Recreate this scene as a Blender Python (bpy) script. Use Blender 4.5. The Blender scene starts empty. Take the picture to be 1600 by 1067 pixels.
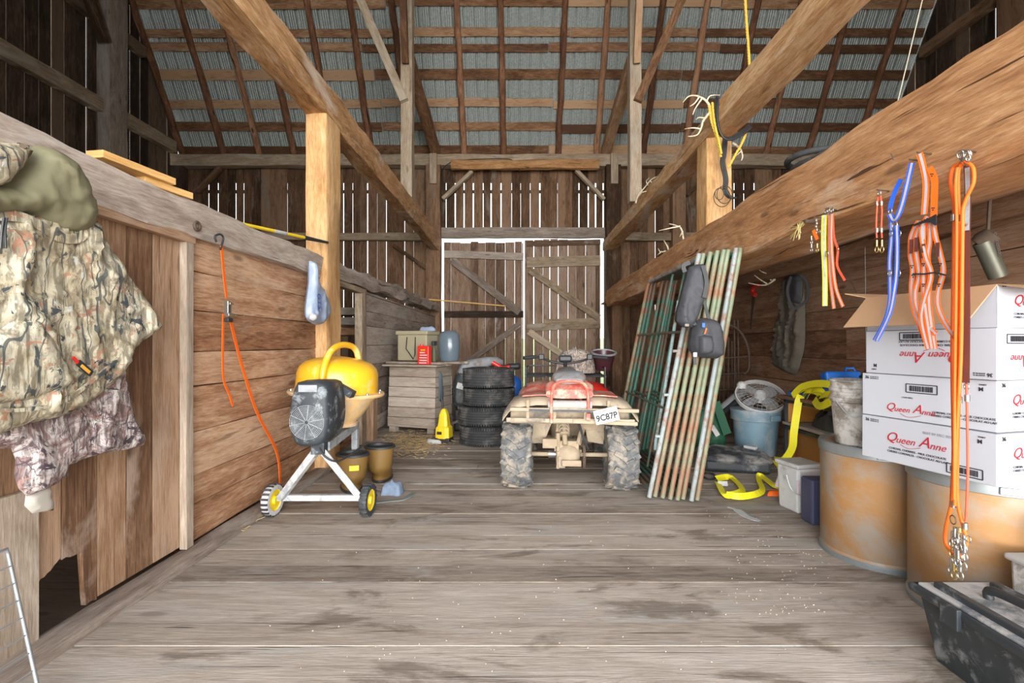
import bpy, bmesh, math, random
from mathutils import Vector, Matrix, noise
from mathutils.geometry import delaunay_2d_cdt
random.seed(7)
sc = bpy.context.scene
COL = sc.collection
PI = math.pi
V = Vector
# ---------------------------------------------------------------- camera
F, CX, CY, H = 750.0, 810.0, 538.0, 1.2
cd = bpy.data.cameras.new('camera'); cam = bpy.data.objects.new('camera', cd); COL.objects.link(cam)
cam.location = (0, 0, H); cam.rotation_euler = (PI/2, 0, 0)
cd.sensor_width = 36; cd.lens = F/1600*36
cd.shift_x = -(CX-800)/1600; cd.shift_y = (CY-533.5)/1600
cd.clip_start = .05; cd.clip_end = 400
sc.camera = cam
# ---------------------------------------------------------------- sky, daylight, exposure
w = bpy.data.worlds.new('overcast_sky'); sc.world = w; w.use_nodes = True
nt = w.node_tree; bg = nt.nodes['Background']
tc = nt.nodes.new('ShaderNodeTexCoord'); sp = nt.nodes.new('ShaderNodeSeparateXYZ'); rp = nt.nodes.new('ShaderNodeValToRGB')
nt.links.new(tc.outputs['Generated'], sp.inputs[0]); nt.links.new(sp.outputs['Z'], rp.inputs[0]); nt.links.new(rp.outputs[0], bg.inputs[0])
rp.color_ramp.elements[0].position = 0; rp.color_ramp.elements[0].color = (.95, .96, .96, 1)
rp.color_ramp.elements[1].position = .7; rp.color_ramp.elements[1].color = (.80, .90, 1.0, 1)
bg.inputs[1].default_value = 2.8
def area(name, loc, rot, sx, sy, power, col=(1, 1, 1)):
    l = bpy.data.lights.new(name, 'AREA'); l.shape = 'RECTANGLE'; l.size = sx; l.size_y = sy; l.energy = power; l.color = col
    o = bpy.data.objects.new(name, l); COL.objects.link(o); o.location = loc; o.rotation_euler = rot; return o
area('doorway_daylight', (.4, -11, 4.2), (math.radians(90), 0, 0), 15, 8.4, 3000, (1, .985, .96))
area('roof_fill_lamp', (.4, -8.0, .15), (math.radians(122), 0, 0), 13, 5.0, 2300, (1, .97, .92))  # upward lamp added to brighten the roof, standing in for ground bounce
vs = sc.view_settings; vs.view_transform = 'Standard'; vs.look = 'None'; vs.gamma = 1; vs.use_curve_mapping = False
vs.exposure = 0.32
sc.cycles.max_bounces = 8; sc.cycles.diffuse_bounces = 5; sc.cycles.sample_clamp_indirect = 6

# ---------------------------------------------------------------- where things stand (photograph measurements on real planes)
def P(x, y, Z): return V(((x-CX)*Z/F, Z, H+(CY-y)*Z/F))
def PX(x, y, X):
    return P(x, y, X*F/(x-CX))
def PZ(x, y, z): return P(x, y, (H-z)*F/(y-CY))

# ---------------------------------------------------------------- mesh helper
def loc_of(p):
    v = V((0, 0, 0))
    while p: v = v+p.location; p = p.parent
    return v
class MB:
    def __init__(s): s.v = []; s.f = []; s.uv = []; s.t = []; s.m = []
    def quad(s, idx, uvs, tone, mi=0):
        s.f.append(idx); s.uv.append(uvs); s.t.append(tone); s.m.append(mi)
    def box(s, c, size, M=None, tone=None, taper=None, mi=0):
        c = V(c); sx, sy, sz = [a/2 for a in size]
        tone = random.random() if tone is None else tone
        b = len(s.v); ax = max(range(3), key=lambda i: size[i]); o1, o2 = random.random()*40, random.random()*40
        loc = []
        for dz in (-1, 1):
            for dy in (-1, 1):
                for dx in (-1, 1):
                    k = taper if (taper and dz > 0) else 1
                    p = V((dx*sx*k, dy*sy*k, dz*sz)); loc.append(p)
                    s.v.append(c+((M @ p) if M else p))
        for idx, n in (((0, 2, 3, 1), 2), ((4, 5, 7, 6), 2), ((0, 1, 5, 4), 1), ((2, 6, 7, 3), 1), ((0, 4, 6, 2), 0), ((1, 3, 7, 5), 0)):
            oth = [i for i in range(3) if i != n]
            if ax in oth: ua = ax; va = [i for i in oth if i != ax][0]
            else: ua, va = oth
            s.quad([b+i for i in idx], [(loc[i][ua]+o1, loc[i][va]+o2+n*.7) for i in idx], tone, mi)
        return s
    def bar(s, p0, p1, w, h, seg=1, jit=0, up=(0, 0, 1), tone=None, w1=None, h1=None):
        """a squared timber from p0 to p1, section w (sideways) x h (along up)"""
        p0, p1 = V(p0), V(p1); d = (p1-p0); L = d.length; d.normalize(); up = V(up)
        if abs(d.dot(up)) > .97: up = V((0, 1, 0))
        sd = d.cross(up).normalized(); u2 = sd.cross(d).normalized()
        tone = random.random() if tone is None else tone
        w1 = w if w1 is None else w1; h1 = h if h1 is None else h1
        o1, o2 = random.random()*40, random.random()*40
        n = 4 if jit == 0 else 12; b = len(s.v)
        ring = []
        if n == 4: ring = [(-1, -1), (1, -1), (1, 1), (-1, 1)]
        else:
            q = .93
            ring = [(-q, -1), (0, -1), (q, -1), (1, -q), (1, 0), (1, q), (q, 1), (0, 1), (-q, 1), (-1, q), (-1, 0), (-1, -q)]
        ph = V((random.random()*50, random.random()*50, random.random()*50))
        for k in range(seg+1):
            t = k/seg; ww = w+(w1-w)*t; hh = h+(h1-h)*t
            for (a, c_) in ring:
                p = p0+d*(L*t)+sd*(a*ww/2)+u2*(c_*hh/2)
                if jit:
                    q = V((a*1.7, c_*1.7, L*t*1.3))+ph
                    p = p+sd*(noise.noise(q)*jit)+u2*(noise.noise(q+V((9, 9, 9)))*jit)
                    q2 = V((a*3, c_*3, L*t*5))+ph
                    p = p+(sd*a+u2*c_)*(noise.noise(q2)*jit*.45)
                s.v.append(p)
        vv = [0]
        for i in range(n): 
            a, c_ = ring[i], ring[(i+1) % n]
            vv.append(vv[-1]+math.hypot((a[0]-c_[0])*w/2, (a[1]-c_[1])*h/2))
        for k in range(seg):
            for i in range(n):
                j = (i+1) % n
                s.quad([b+k*n+i, b+k*n+j, b+(k+1)*n+j, b+(k+1)*n+i],
                       [(L*k/seg+o1, vv[i]+o2), (L*k/seg+o1, vv[i+1]+o2), (L*(k+1)/seg+o1, vv[i+1]+o2), (L*(k+1)/seg+o1, vv[i]+o2)], tone)
        for e, base in ((0, b), (1, b+seg*n)):
            idx = [base+i for i in range(n)]
            uv = [(ring[i][0]*w/2*.15+o1, ring[i][1]*h/2+o2) for i in range(n)]
            if e == 0: idx.reverse(); uv.reverse()
            s.quad(idx, uv, tone)
        return s
    def tube(s, pts, r, n=8, cap=True, tone=None, close=False):
        pts = [V(p) for p in pts]; m = len(pts); b = len(s.v); tone = random.random() if tone is None else tone
        rs = r if isinstance(r, (list, tuple)) else [r]*m
        t0 = (pts[1]-pts[0]).normalized(); ref = V((0, 0, 1)) if abs(t0.z) < .9 else V((1, 0, 0))
        side = t0.cross(ref).normalized(); L = 0; o1 = random.random()*40
        for k in range(m):
            if close: t = pts[(k+1) % m]-pts[k-1]
            else: t = pts[min(k+1, m-1)]-pts[max(k-1, 0)]
            t = t.normalized() if t.length > 1e-9 else t0
            side = (side-t*side.dot(t)); side = side.normalized() if side.length > 1e-6 else t.orthogonal().normalized()
            up = t.cross(side)
            for i in range(n):
                a = 2*PI*i/n; s.v.append(pts[k]+(side*math.cos(a)+up*math.sin(a))*rs[k])
        ls = [0]
        for k in range(1, m): ls.append(ls[-1]+(pts[k]-pts[k-1]).length)
        for k in range(m if close else m-1):
            k2 = (k+1) % m; l2 = ls[k]+.05 if k2 == 0 else ls[k2]
            for i in range(n):
                j = (i+1) % n; c = 2*PI*rs[k]/n
                s.quad([b+k*n+i, b+k*n+j, b+k2*n+j, b+k2*n+i], [(ls[k]+o1, i*c), (ls[k]+o1, (i+1)*c), (l2+o1, (i+1)*c), (l2+o1, i*c)], tone)
        if cap and not close:
            for e, base in ((0, b), (1, b+(m-1)*n)):
                idx = [base+i for i in range(n)]
                if e == 0: idx.reverse()
                s.quad(idx, [(o1, .01*i) for i in range(n)], tone)
        return s
    def lathe(s, prof, c=(0, 0, 0), n=24, M=None, tone=None, sx=1, sy=1):
        c = V(c); b = len(s.v); tone = random.random() if tone is None else tone; m = len(prof)
        for (r, z) in prof:
            for i in range(n):
                a = 2*PI*i/n; p = V((r*math.cos(a)*sx, r*math.sin(a)*sy, z)); s.v.append(c+((M @ p) if M else p))
        for k in range(m-1):
            for i in range(n):
                j = (i+1) % n; R = .3
                s.quad([b+k*n+i, b+k*n+j, b+(k+1)*n+j, b+(k+1)*n+i], [(prof[k][1]+k*.01, i/n*2*PI*R), (prof[k][1]+k*.01, (i+1)/n*2*PI*R), (prof[k+1][1]+k*.01+.01, (i+1)/n*2*PI*R), (prof[k+1][1]+k*.01+.01, i/n*2*PI*R)], tone)
        for e, k in ((0, 0), (1, m-1)):
            if prof[k][0] > 1e-5 and tuple(prof[0]) != tuple(prof[-1]):
                idx = [b+k*n+i for i in range(n)]
                if e == 0: idx.reverse()
                s.quad(idx, [(math.cos(2*PI*i/n)*.3, math.sin(2*PI*i/n)*.3) for i in range(n)], tone)
        return s
    def strap(s, pts, wdt, th, nrm, tone=None):
        """a flat ribbon along pts; nrm = the direction its face looks"""
        pts = [V(p) for p in pts]; m = len(pts); b = len(s.v); tone = random.random() if tone is None else tone
        nr = nrm if isinstance(nrm, list) else [V(nrm)]*m; L = 0
        for k in range(m):
            t = (pts[min(k+1, m-1)]-pts[max(k-1, 0)]).normalized(); nn = V(nr[k]).normalized(); sd = t.cross(nn).normalized(); nn = sd.cross(t).normalized()
            ww = wdt[k] if isinstance(wdt, list) else wdt
            for a, c in ((-1, -1), (1, -1), (1, 1), (-1, 1)): s.v.append(pts[k]+sd*(a*ww/2)+nn*(c*th/2))
        for k in range(m-1):
            l2 = L+(pts[k+1]-pts[k]).length
            for i in range(4):
                j = (i+1) % 4; va = (0, wdt if not isinstance(wdt, list) else wdt[k])
                v0, v1 = (va if i in (0, ) else (va[::-1] if i == 2 else (va[0], va[0])))
                s.quad([b+k*4+i, b+k*4+j, b+(k+1)*4+j, b+(k+1)*4+i], [(L, v0), (L, v1), (l2, v1), (l2, v0)], tone)
            L = l2
        s.quad([b+3, b+2, b+1, b], [(0, 0)]*4, tone); e = b+(m-1)*4; s.quad([e, e+1, e+2, e+3], [(0, 0)]*4, tone)
        return s
    def raw(s, verts, faces, tone=.5, uvf=None):
        b = len(s.v); s.v += [V(v) for v in verts]
        for f in faces: s.quad([b+i for i in f], [(uvf(V(verts[i])) if uvf else (verts[i][0]+verts[i][1]*.3, verts[i][2])) for i in f], tone)
        return s
    def build(s, name, mat, parent=None, smooth=False, origin=None, bevel=0):
        me = bpy.data.meshes.new(name)
        if parent is not None: off = loc_of(parent)
        elif origin is not None: off = V(origin)
        else:
            xs = [v[0] for v in s.v]; ys = [v[1] for v in s.v]; zs = [v[2] for v in s.v]
            off = V(((min(xs)+max(xs))/2, (min(ys)+max(ys))/2, min(zs)))
        me.from_pydata([tuple(V(v)-off) for v in s.v], [], s.f)
        uvl = me.uv_layers.new(name='UVMap'); fl = []
        for u in s.uv:
            for a in u: fl += [a[0], a[1]]
        uvl.data.foreach_set('uv', fl)
        at = me.attributes.new('tone', 'FLOAT', 'FACE'); at.data.foreach_set('value', s.t)
        me.polygons.foreach_set('material_index', s.m)
        for mm in (mat if isinstance(mat, (list, tuple)) else [mat]): me.materials.append(mm)
        me.validate(); me.update()
        if smooth:
            me.polygons.foreach_set('use_smooth', [True]*len(me.polygons))
            me.set_sharp_from_angle(angle=math.radians(38 if smooth is True else smooth))
        o = bpy.data.objects.new(name, me); COL.objects.link(o)
        if parent is not None: o.parent = parent
        else: o.location = off
        if bevel:
            bm = o.modifiers.new('b', 'BEVEL'); bm.width = bevel; bm.segments = 2; bm.limit_method = 'ANGLE'; bm.angle_limit = .7
        return o
def tag(o, label=None, cat=None, group=None, kind=None):
    if label: o['label'] = label
    if cat: o['category'] = cat
    if group: o['group'] = group
    if kind: o['kind'] = kind
    return o
def thing(name, label, cat, loc=(0, 0, 0), group=None):
    o = bpy.data.objects.new(name, None); COL.objects.link(o); o.location = loc; o.empty_display_size = .1
    return tag(o, label, cat, group)
def copy_tree(o, parent=None):
    c = o.copy(); COL.objects.link(c); c.parent = parent
    for ch in list(o.children): copy_tree(ch, c)
    return c
def RZ(a): return Matrix.Rotation(math.radians(a), 3, 'Z')
def RX(a): return Matrix.Rotation(math.radians(a), 3, 'X')
def RY(a): return Matrix.Rotation(math.radians(a), 3, 'Y')
def spline(pts, n=6):
    pts = [V(p) for p in pts]; out = []
    for i in range(len(pts)-1):
        p0 = pts[max(i-1, 0)]; p1 = pts[i]; p2 = pts[i+1]; p3 = pts[min(i+2, len(pts)-1)]
        for k in range(n):
            t = k/n; out.append(.5*((2*p1)+(p2-p0)*t+(2*p0-5*p1+4*p2-p3)*t*t+(3*p1-p0-3*p2+p3)*t**3))
    out.append(pts[-1]); return out
def segdist(p, a, b):
    ab = b-a; t = max(0, min(1, (p-a).dot(ab)/max(ab.length_squared, 1e-12))); return (p-(a+ab*t)).length
def inside(p, poly):
    c = False; n = len(poly)
    for i in range(n):
        a, b = poly[i], poly[i-1]
        if (a.y > p.y) != (b.y > p.y) and p.x < (b.x-a.x)*(p.y-a.y)/(b.y-a.y)+a.x: c = not c
    return c
def puff(mb, poly, to3, nrm, thick=.05, back=.0, edge=.06, step=.03, folds=None, amp=0, tone=None, uvs=1.0):
    """a padded cloth body: poly = outline in metres (u,v); to3 maps (u,v) to space, nrm = direction of its front"""
    poly = [V(p) for p in poly]; nrm = V(nrm).normalized(); tone = random.random() if tone is None else tone
    bd = []
    for i in range(len(poly)):
        a, b = poly[i], poly[(i+1) % len(poly)]; k = max(1, int((b-a).length/step))
        for j in range(k): bd.append(a+(b-a)*(j/k))
    xs = [p.x for p in bd]; ys = [p.y for p in bd]; pts = list(bd); nb = len(bd)
    x = min(xs)
    while x < max(xs):
        y = min(ys)
        while y < max(ys):
            p = V((x+random.uniform(-.2, .2)*step, y+random.uniform(-.2, .2)*step))
            if inside(p, poly) and min(segdist(p, bd[i], bd[(i+1) % nb]) for i in range(nb)) > step*.5: pts.append(p)
            y += step
        x += step
    r = delaunay_2d_cdt([V((p.x, p.y)) for p in pts], [(i, (i+1) % nb) for i in range(nb)], [], 1, 1e-6)
    vo, fo = r[0], r[2]; b = len(mb.v); N = len(vo)
    for side in (1, -1):
        for p in vo:
            d = min(segdist(p, bd[i], bd[(i+1) % nb]) for i in range(nb)); e = math.sqrt(max(0, 1-(1-min(1, d/edge))**2))
            h = (thick if side > 0 else -back)*e
            if side > 0:
                if folds: h += folds(p)*e
                if amp: h += amp*noise.noise(V((p.x*9, p.y*5, 3)))*e
            mb.v.append(to3(p.x, p.y)+nrm*h)
    c0 = to3(0, 0); ff = (to3(1, 0)-c0).cross(to3(0, 1)-c0).dot(nrm) > 0
    for f in fo:
        f = list(f); a2 = V(vo[f[1]])-V(vo[f[0]]); b2 = V(vo[f[2]])-V(vo[f[0]])
        ccw = a2.x*b2.y-a2.y*b2.x > 0
        g = f if ccw == ff else f[::-1]
        mb.quad([b+i for i in g], [(vo[i].x*uvs, vo[i].y*uvs) for i in g], tone)
        g = g[::-1]; mb.quad([b+N+i for i in g], [(vo[i].x*uvs, vo[i].y*uvs) for i in g], tone)
    return mb

# ---------------------------------------------------------------- materials
def newmat(name):
    m = bpy.data.materials.new(name); m.use_nodes = True; nt = m.node_tree; return m, nt, nt.nodes['Principled BSDF']
def N(nt, t, **k):
    n = nt.nodes.new(t)
    for a, b in k.items():
        if a in ('operation', 'blend_type', 'data_type', 'noise_dimensions', 'feature', 'wave_type', 'bands_direction', 'attribute_name', 'interpolation', 'distance'): setattr(n, a, b)
        else: n.inputs[a].default_value = b
    return n
def ramp(nt, src, stops, interp='LINEAR'):
    r = nt.nodes.new('ShaderNodeValToRGB'); cr = r.color_ramp; cr.interpolation = interp
    while len(cr.elements) < len(stops): cr.elements.new(.5)
    for e, (p, c) in zip(cr.elements, stops):
        e.position = p; e.color = (*c, 1) if len(c) == 3 else c
    nt.links.new(src, r.inputs[0]); return r.outputs[0]
def mix(nt, fac, a, b, mode='MIX'):
    n = nt.nodes.new('ShaderNodeMix'); n.data_type = 'RGBA'; n.blend_type = mode
    for s_, v in ((0, fac), (6, a), (7, b)):
        if hasattr(v, 'links') or isinstance(v, bpy.types.NodeSocket): nt.links.new(v, n.inputs[s_])
        else: n.inputs[s_].default_value = v if s_ == 0 else (*v, 1)
    return n.outputs[2]
def mth(nt, op, a, b=0, clamp=False):
    n = nt.nodes.new('ShaderNodeMath'); n.operation = op; n.use_clamp = clamp
    for i, v in enumerate((a, b)):
        if isinstance(v, bpy.types.NodeSocket): nt.links.new(v, n.inputs[i])
        else: n.inputs[i].default_value = v
    return n.outputs[0]
def uvnoise(nt, src, sx, sy, scale=1, detail=4, rough=.6, dist=0, off=0):
    mp = nt.nodes.new('ShaderNodeMapping'); mp.inputs['Scale'].default_value = (sx, sy, 1); mp.inputs['Location'].default_value = (off, off*1.3, 0); nt.links.new(src, mp.inputs[0])
    n = N(nt, 'ShaderNodeTexNoise', Scale=scale, Detail=detail, Roughness=rough, Distortion=dist); nt.links.new(mp.outputs[0], n.inputs[0]); return n.outputs[0]
def wood(name, dark, mid, light, grain=1.0, tonev=.35, bump=.5, rough=.85, crack=.6, knots=.5, weather=None, weath=0.0, stain=None, k=1.2):
    m, nt, b = newmat(name); uv = nt.nodes.new('ShaderNodeUVMap').outputs[0]
    g1 = uvnoise(nt, uv, 2.2, 24*grain, 1, 7, .72, .7); g2 = uvnoise(nt, uv, 9, 150*grain, 1, 3, .65, .2, 5); bl = uvnoise(nt, uv, 1.3, 3.6, 1, 8, .68, .8, 11)
    s = mth(nt, 'ADD', mth(nt, 'ADD', mth(nt, 'MULTIPLY', g1, .46), mth(nt, 'MULTIPLY', g2, .34)), mth(nt, 'MULTIPLY', bl, .40))
    at = N(nt, 'ShaderNodeAttribute', attribute_name='tone'); s = mth(nt, 'ADD', s, mth(nt, 'MULTIPLY', mth(nt, 'SUBTRACT', at.outputs['Fac'], .5), tonev*.45))
    col = ramp(nt, s, [(.6-.125*k, dark), (.60, mid), (.6+.12*k, light)])
    if weather:
        wn = uvnoise(nt, uv, .6, 2.2, 1, 6, .7, 1.2, 23); wf = ramp(nt, wn, [(.62-.3*weath, (0, 0, 0)), (.74-.3*weath, (1, 1, 1))])
        g = mix(nt, g2, tuple(c*.72 for c in weather), tuple(min(1, c*1.25) for c in weather)); col = mix(nt, mth(nt, 'MULTIPLY', wf, .8), col, g)
    if stain:
        mp = nt.nodes.new('ShaderNodeTexCoord'); sn = uvnoise(nt, mp.outputs['Object'], 1.3, 3.6, 1.25, 7, .66, .5, 3); sf = ramp(nt, sn, [(.545, (0, 0, 0)), (.63, (1, 1, 1))])
        col = mix(nt, mth(nt, 'MULTIPLY', sf, .75), col, stain)
    ck = uvnoise(nt, uv, 1.1, 34*grain, 1, 2, .5, .9, 41); cf = ramp(nt, ck, [(.285, (1, 1, 1)), (.32, (0, 0, 0))]); col = mix(nt, mth(nt, 'MULTIPLY', cf, crack), col, tuple(c*.3 for c in dark))
    h = mth(nt, 'SUBTRACT', mth(nt, 'ADD', g1, mth(nt, 'MULTIPLY', g2, .5)), mth(nt, 'MULTIPLY', cf, .8*crack))
    if knots:
        mp = nt.nodes.new('ShaderNodeMapping'); mp.inputs['Scale'].default_value = (1.6, 5, 1); nt.links.new(uv, mp.inputs[0])
        vo = N(nt, 'ShaderNodeTexVoronoi', Scale=1.0, Randomness=1.0); nt.links.new(mp.outputs[0], vo.inputs[0])
        kf = ramp(nt, vo.outputs['Distance'], [(.07, (1, 1, 1)), (.13, (0, 0, 0))]); col = mix(nt, mth(nt, 'MULTIPLY', kf, knots), col, tuple(c*.35 for c in dark))
    nt.links.new(col, b.inputs['Base Color']); b.inputs['Roughness'].default_value = rough; b.inputs['Specular IOR Level'].default_value = .25
    bp = N(nt, 'ShaderNodeBump', Strength=bump, Distance=.006); nt.links.new(h, bp.inputs['Height']); nt.links.new(bp.outputs[0], b.inputs['Normal'])
    return m
def plain(name, col, rough=.6, metal=0, var=.12, scale=14, bump=0, dirt=None, dirtf=.5, dscale=5, emit=0, spec=.5, alpha=1, sss=0, coat=0, tone=0):
    m, nt, b = newmat(name); tcn = nt.nodes.new('ShaderNodeTexCoord').outputs['Object']
    n = N(nt, 'ShaderNodeTexNoise', Scale=scale, Detail=5, Roughness=.65); nt.links.new(tcn, n.inputs[0])
    c = mix(nt, n.outputs[0], tuple(max(0, x*(1-var*1.6)) for x in col), tuple(min(1, x*(1+var*1.6)) for x in col))
    if dirt:
        n2 = N(nt, 'ShaderNodeTexNoise', Scale=dscale, Detail=7, Roughness=.7, Distortion=.4); nt.links.new(tcn, n2.inputs[0])
        t = .62-dirtf*.3; c = mix(nt, ramp(nt, n2.outputs[0], [(t-.05, (0, 0, 0)), (t+.07, (1, 1, 1))]), c, dirt)
    nt.links.new(c, b.inputs['Base Color']); b.inputs['Roughness'].default_value = rough; b.inputs['Metallic'].default_value = metal; b.inputs['Specular IOR Level'].default_value = spec
    if coat: b.inputs['Coat Weight'].default_value = coat; b.inputs['Coat Roughness'].default_value = .15
    if alpha < 1: b.inputs['Alpha'].default_value = alpha
    if bump:
        bp = N(nt, 'ShaderNodeBump', Strength=bump, Distance=.004); nt.links.new(n.outputs[0], bp.inputs['Height']); nt.links.new(bp.outputs[0], b.inputs['Normal'])
    return m
def camo(name, cols, scale=6, twig=(.1, .11, .12), twigw=.06, leaf=(.40, .19, .12)):
    """printed camouflage: bark streaks, pale and dark patches, leaves, branches"""
    m, nt, b = newmat(name); tcn = nt.nodes.new('ShaderNodeTexCoord').outputs['Object']
    def nz(sc_, det=5, dis=0, stretch=None, rot=(0, 0, 0)):
        v = tcn
        if stretch: mp = nt.nodes.new('ShaderNodeMapping'); mp.inputs['Scale'].default_value = stretch; mp.inputs['Rotation'].default_value = rot; nt.links.new(tcn, mp.inputs[0]); v = mp.outputs[0]
        n = N(nt, 'ShaderNodeTexNoise', Scale=sc_, Detail=det, Roughness=.68, Distortion=dis); nt.links.new(v, n.inputs[0]); return n.outputs[0]
    base = nz(scale, 6, 1.2); k = len(cols)
    c = ramp(nt, base, [(.28+.44*i/k, cols[i]) for i in range(k)], 'LINEAR')
    st = ramp(nt, nz(scale*7, 3, .4, (1, 1.0, .14), (.5, 0, 0)), [(.44, (1, 1, 1)), (.54, (0, 0, 0))]); c = mix(nt, mth(nt, 'MULTIPLY', st, .62), c, tuple(x*.5 for x in cols[0]))
    pp = nz(scale*1.1, 6, .8, (1, 1, 1.3), (1, 2, 0)); c = mix(nt, ramp(nt, pp, [(.61, (0, 0, 0)), (.64, (1, 1, 1))]), c, (.60, .60, .54))
    v1 = nz(scale*.95, 4, 2.2, (1, .9, 1.1), (4, 1, 2)); lf = ramp(nt, v1, [(.60, (0, 0, 0)), (.615, (1, 1, 1))]); c = mix(nt, mth(nt, 'MULTIPLY', lf, .8), c, leaf)
    tw = mth(nt, 'LESS_THAN', mth(nt, 'ABSOLUTE', mth(nt, 'SUBTRACT', nz(scale*.9, 2.5, .5, (1, 1.5, .28), (.7, .2, .3)), .5)), twigw*.2); c = mix(nt, mth(nt, 'MULTIPLY', tw, .85), c, twig)
    c = mix(nt, ramp(nt, nz(scale*1.25, 6, 1.3), [(.595, (0, 0, 0)), (.61, (1, 1, 1))]), c, twig)
    nt.links.new(c, b.inputs['Base Color']); b.inputs['Roughness'].default_value = .9; b.inputs['Specular IOR Level'].default_value = .12
    return m
M = {}
M['floor'] = wood('weathered_floor', (.13, .10, .076), (.345, .285, .235), (.52, .45, .39), 1.3, .4, .6, .8, .7, .35, weather=(.38, .355, .33), weath=.35, stain=(.15, .115, .085), k=1.6)
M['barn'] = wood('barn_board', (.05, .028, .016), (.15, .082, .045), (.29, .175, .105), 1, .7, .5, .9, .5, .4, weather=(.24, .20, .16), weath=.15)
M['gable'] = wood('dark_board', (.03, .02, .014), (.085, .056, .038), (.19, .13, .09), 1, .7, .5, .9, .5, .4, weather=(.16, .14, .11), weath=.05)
M['doorwood'] = wood('door_board', (.11, .065, .042), (.24, .155, .105), (.38, .27, .2), 1, .6, .5, .9, .5, .6, weather=(.42, .38, .34), weath=.1)
M['brace'] = wood('pale_brace', (.17, .12, .075), (.36, .27, .185), (.55, .45, .34), 1, .4, .5, .85, .4, .4, weather=(.45, .40, .33), weath=.3)
M['tieL'] = wood('hewn_tie', (.24, .11, .04), (.53, .30, .14), (.78, .54, .32), .5, .2, 1.0, .8, .6, .4, weather=(.66, .56, .46), weath=.3)
M['post'] = wood('honey_post', (.34, .16, .055), (.58, .33, .14), (.76, .51, .27), .45, .2, .6, .75, .4, .3)
M['log'] = wood('hewn_log', (.23, .10, .042), (.52, .265, .12), (.76, .49, .28), .7, .2, 1.4, .8, .9, .6, weather=(.70, .50, .35), weath=.3, k=1.35)
M['plate'] = wood('grey_plate', (.18, .135, .105), (.36, .29, .24), (.56, .48, .41), .6, .3, 1.2, .85, .8, .3, weather=(.52, .46, .42), weath=.45)
M['brown'] = wood('brown_plank', (.15, .068, .034), (.38, .20, .108), (.60, .40, .26), .6, .45, .6, .8, .5, .55, weather=(.50, .38, .30), weath=.1)
M['vert'] = wood('vertical_board', (.12, .06, .032), (.28, .16, .09), (.45, .30, .20), 1.2, .65, .4, .8, .45, .5, weather=(.42, .32, .25), weath=.1)
M['greyboard'] = wood('grey_board', (.16, .12, .095), (.30, .24, .20), (.47, .40, .34), .8, .6, .5, .85, .5, .5, weather=(.42, .38, .34), weath=.35)
M['palepost'] = wood('pale_post', (.24, .18, .13), (.40, .32, .25), (.56, .48, .40), .8, .3, .4, .85, .3, .2)
M['wallR'] = wood('granary_plank', (.12, .056, .032), (.28, .15, .086), (.42, .27, .18), .6, .5, .7, .8, .6, .6, weather=(.36, .27, .2), weath=.05)
M['rafter'] = wood('bark_pole', (.09, .04, .022), (.23, .105, .058), (.44, .24, .14), .35, .5, 1.2, .9, .9, .9)
M['purlin'] = wood('purlin', (.10, .048, .024), (.27, .14, .072), (.50, .32, .19), .5, .8, .5, .85, .3, .3)
M['orangelog'] = wood('orange_log', (.2, .09, .035), (.46, .24, .10), (.62, .37, .19), .6, .3, .8, .8, .8, .5)
M['lumber'] = wood('new_lumber', (.55, .30, .10), (.74, .45, .17), (.85, .58, .27), .7, .2, .2, .6, 0, .1)
M['crate'] = wood('crate_board', (.22, .17, .13), (.38, .31, .255), (.52, .45, .385), .7, .35, .5, .85, .35, .4)
def roofmat():
    m, nt, b = newmat('galvanised_roof'); tcn = nt.nodes.new('ShaderNodeTexCoord').outputs['Object']
    n = N(nt, 'ShaderNodeTexNoise', Scale=26, Detail=6, Roughness=.75); nt.links.new(tcn, n.inputs[0])
    n2 = N(nt, 'ShaderNodeTexNoise', Scale=1.1, Detail=3); nt.links.new(tcn, n2.inputs[0])
    c = mix(nt, ramp(nt, n.outputs[0], [(.35, (0, 0, 0)), (.65, (1, 1, 1))]), (.30, .34, .33), (.66, .70, .68)); c = mix(nt, mth(nt, 'MULTIPLY', n2.outputs[0], .6), c, (.38, .44, .41))
    sp = nt.nodes.new('ShaderNodeSeparateXYZ'); nt.links.new(tcn, sp.inputs[0])
    wv = mth(nt, 'SINE', mth(nt, 'MULTIPLY', sp.outputs[0], 2*PI/.047))
    nt.links.new(c, b.inputs['Base Color']); b.inputs['Metallic'].default_value = .25; b.inputs['Roughness'].default_value = .5
    bp = N(nt, 'ShaderNodeBump', Strength=.8, Distance=.012); nt.links.new(wv, bp.inputs['Height']); nt.links.new(bp.outputs[0], b.inputs['Normal']); return m
M['roof'] = roofmat()
M['grass'] = plain('meadow_grass', (.34, .42, .16), .9, 0, .5, 3)
tags = dict(kind='structure')
# ================================================================ FLOOR
m = MB(); y = -1.6
while y < 11.45:
    wd = random.uniform(.15, .22); wd = min(wd, 11.5-y); x = -8.1
    cuts = [-8.1, -1.9]+([random.uniform(-1.6, 3.2)] if random.random() < .12 else [])+[3.4, 8.7]
    for a, b_ in zip(cuts, cuts[1:]):
        if b_-a < .02 or (a < -4 and y < 4.3): continue
        m.box(((a+b_)/2, y+wd/2, -.025+random.uniform(-.002, .002)), (b_-a-.004, wd-.007, .05))
    y += wd
tag(m.build('floor', M['floor'], origin=(0, 0, 0)), **tags)
m = MB(); m.box((.3, 5, -.058), (17.2, 13.2, .012)); tag(m.build('floor_light_block', M['gable']), **tags)      # sheet added under the floor, blocks outside light leaking up through board gaps
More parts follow.
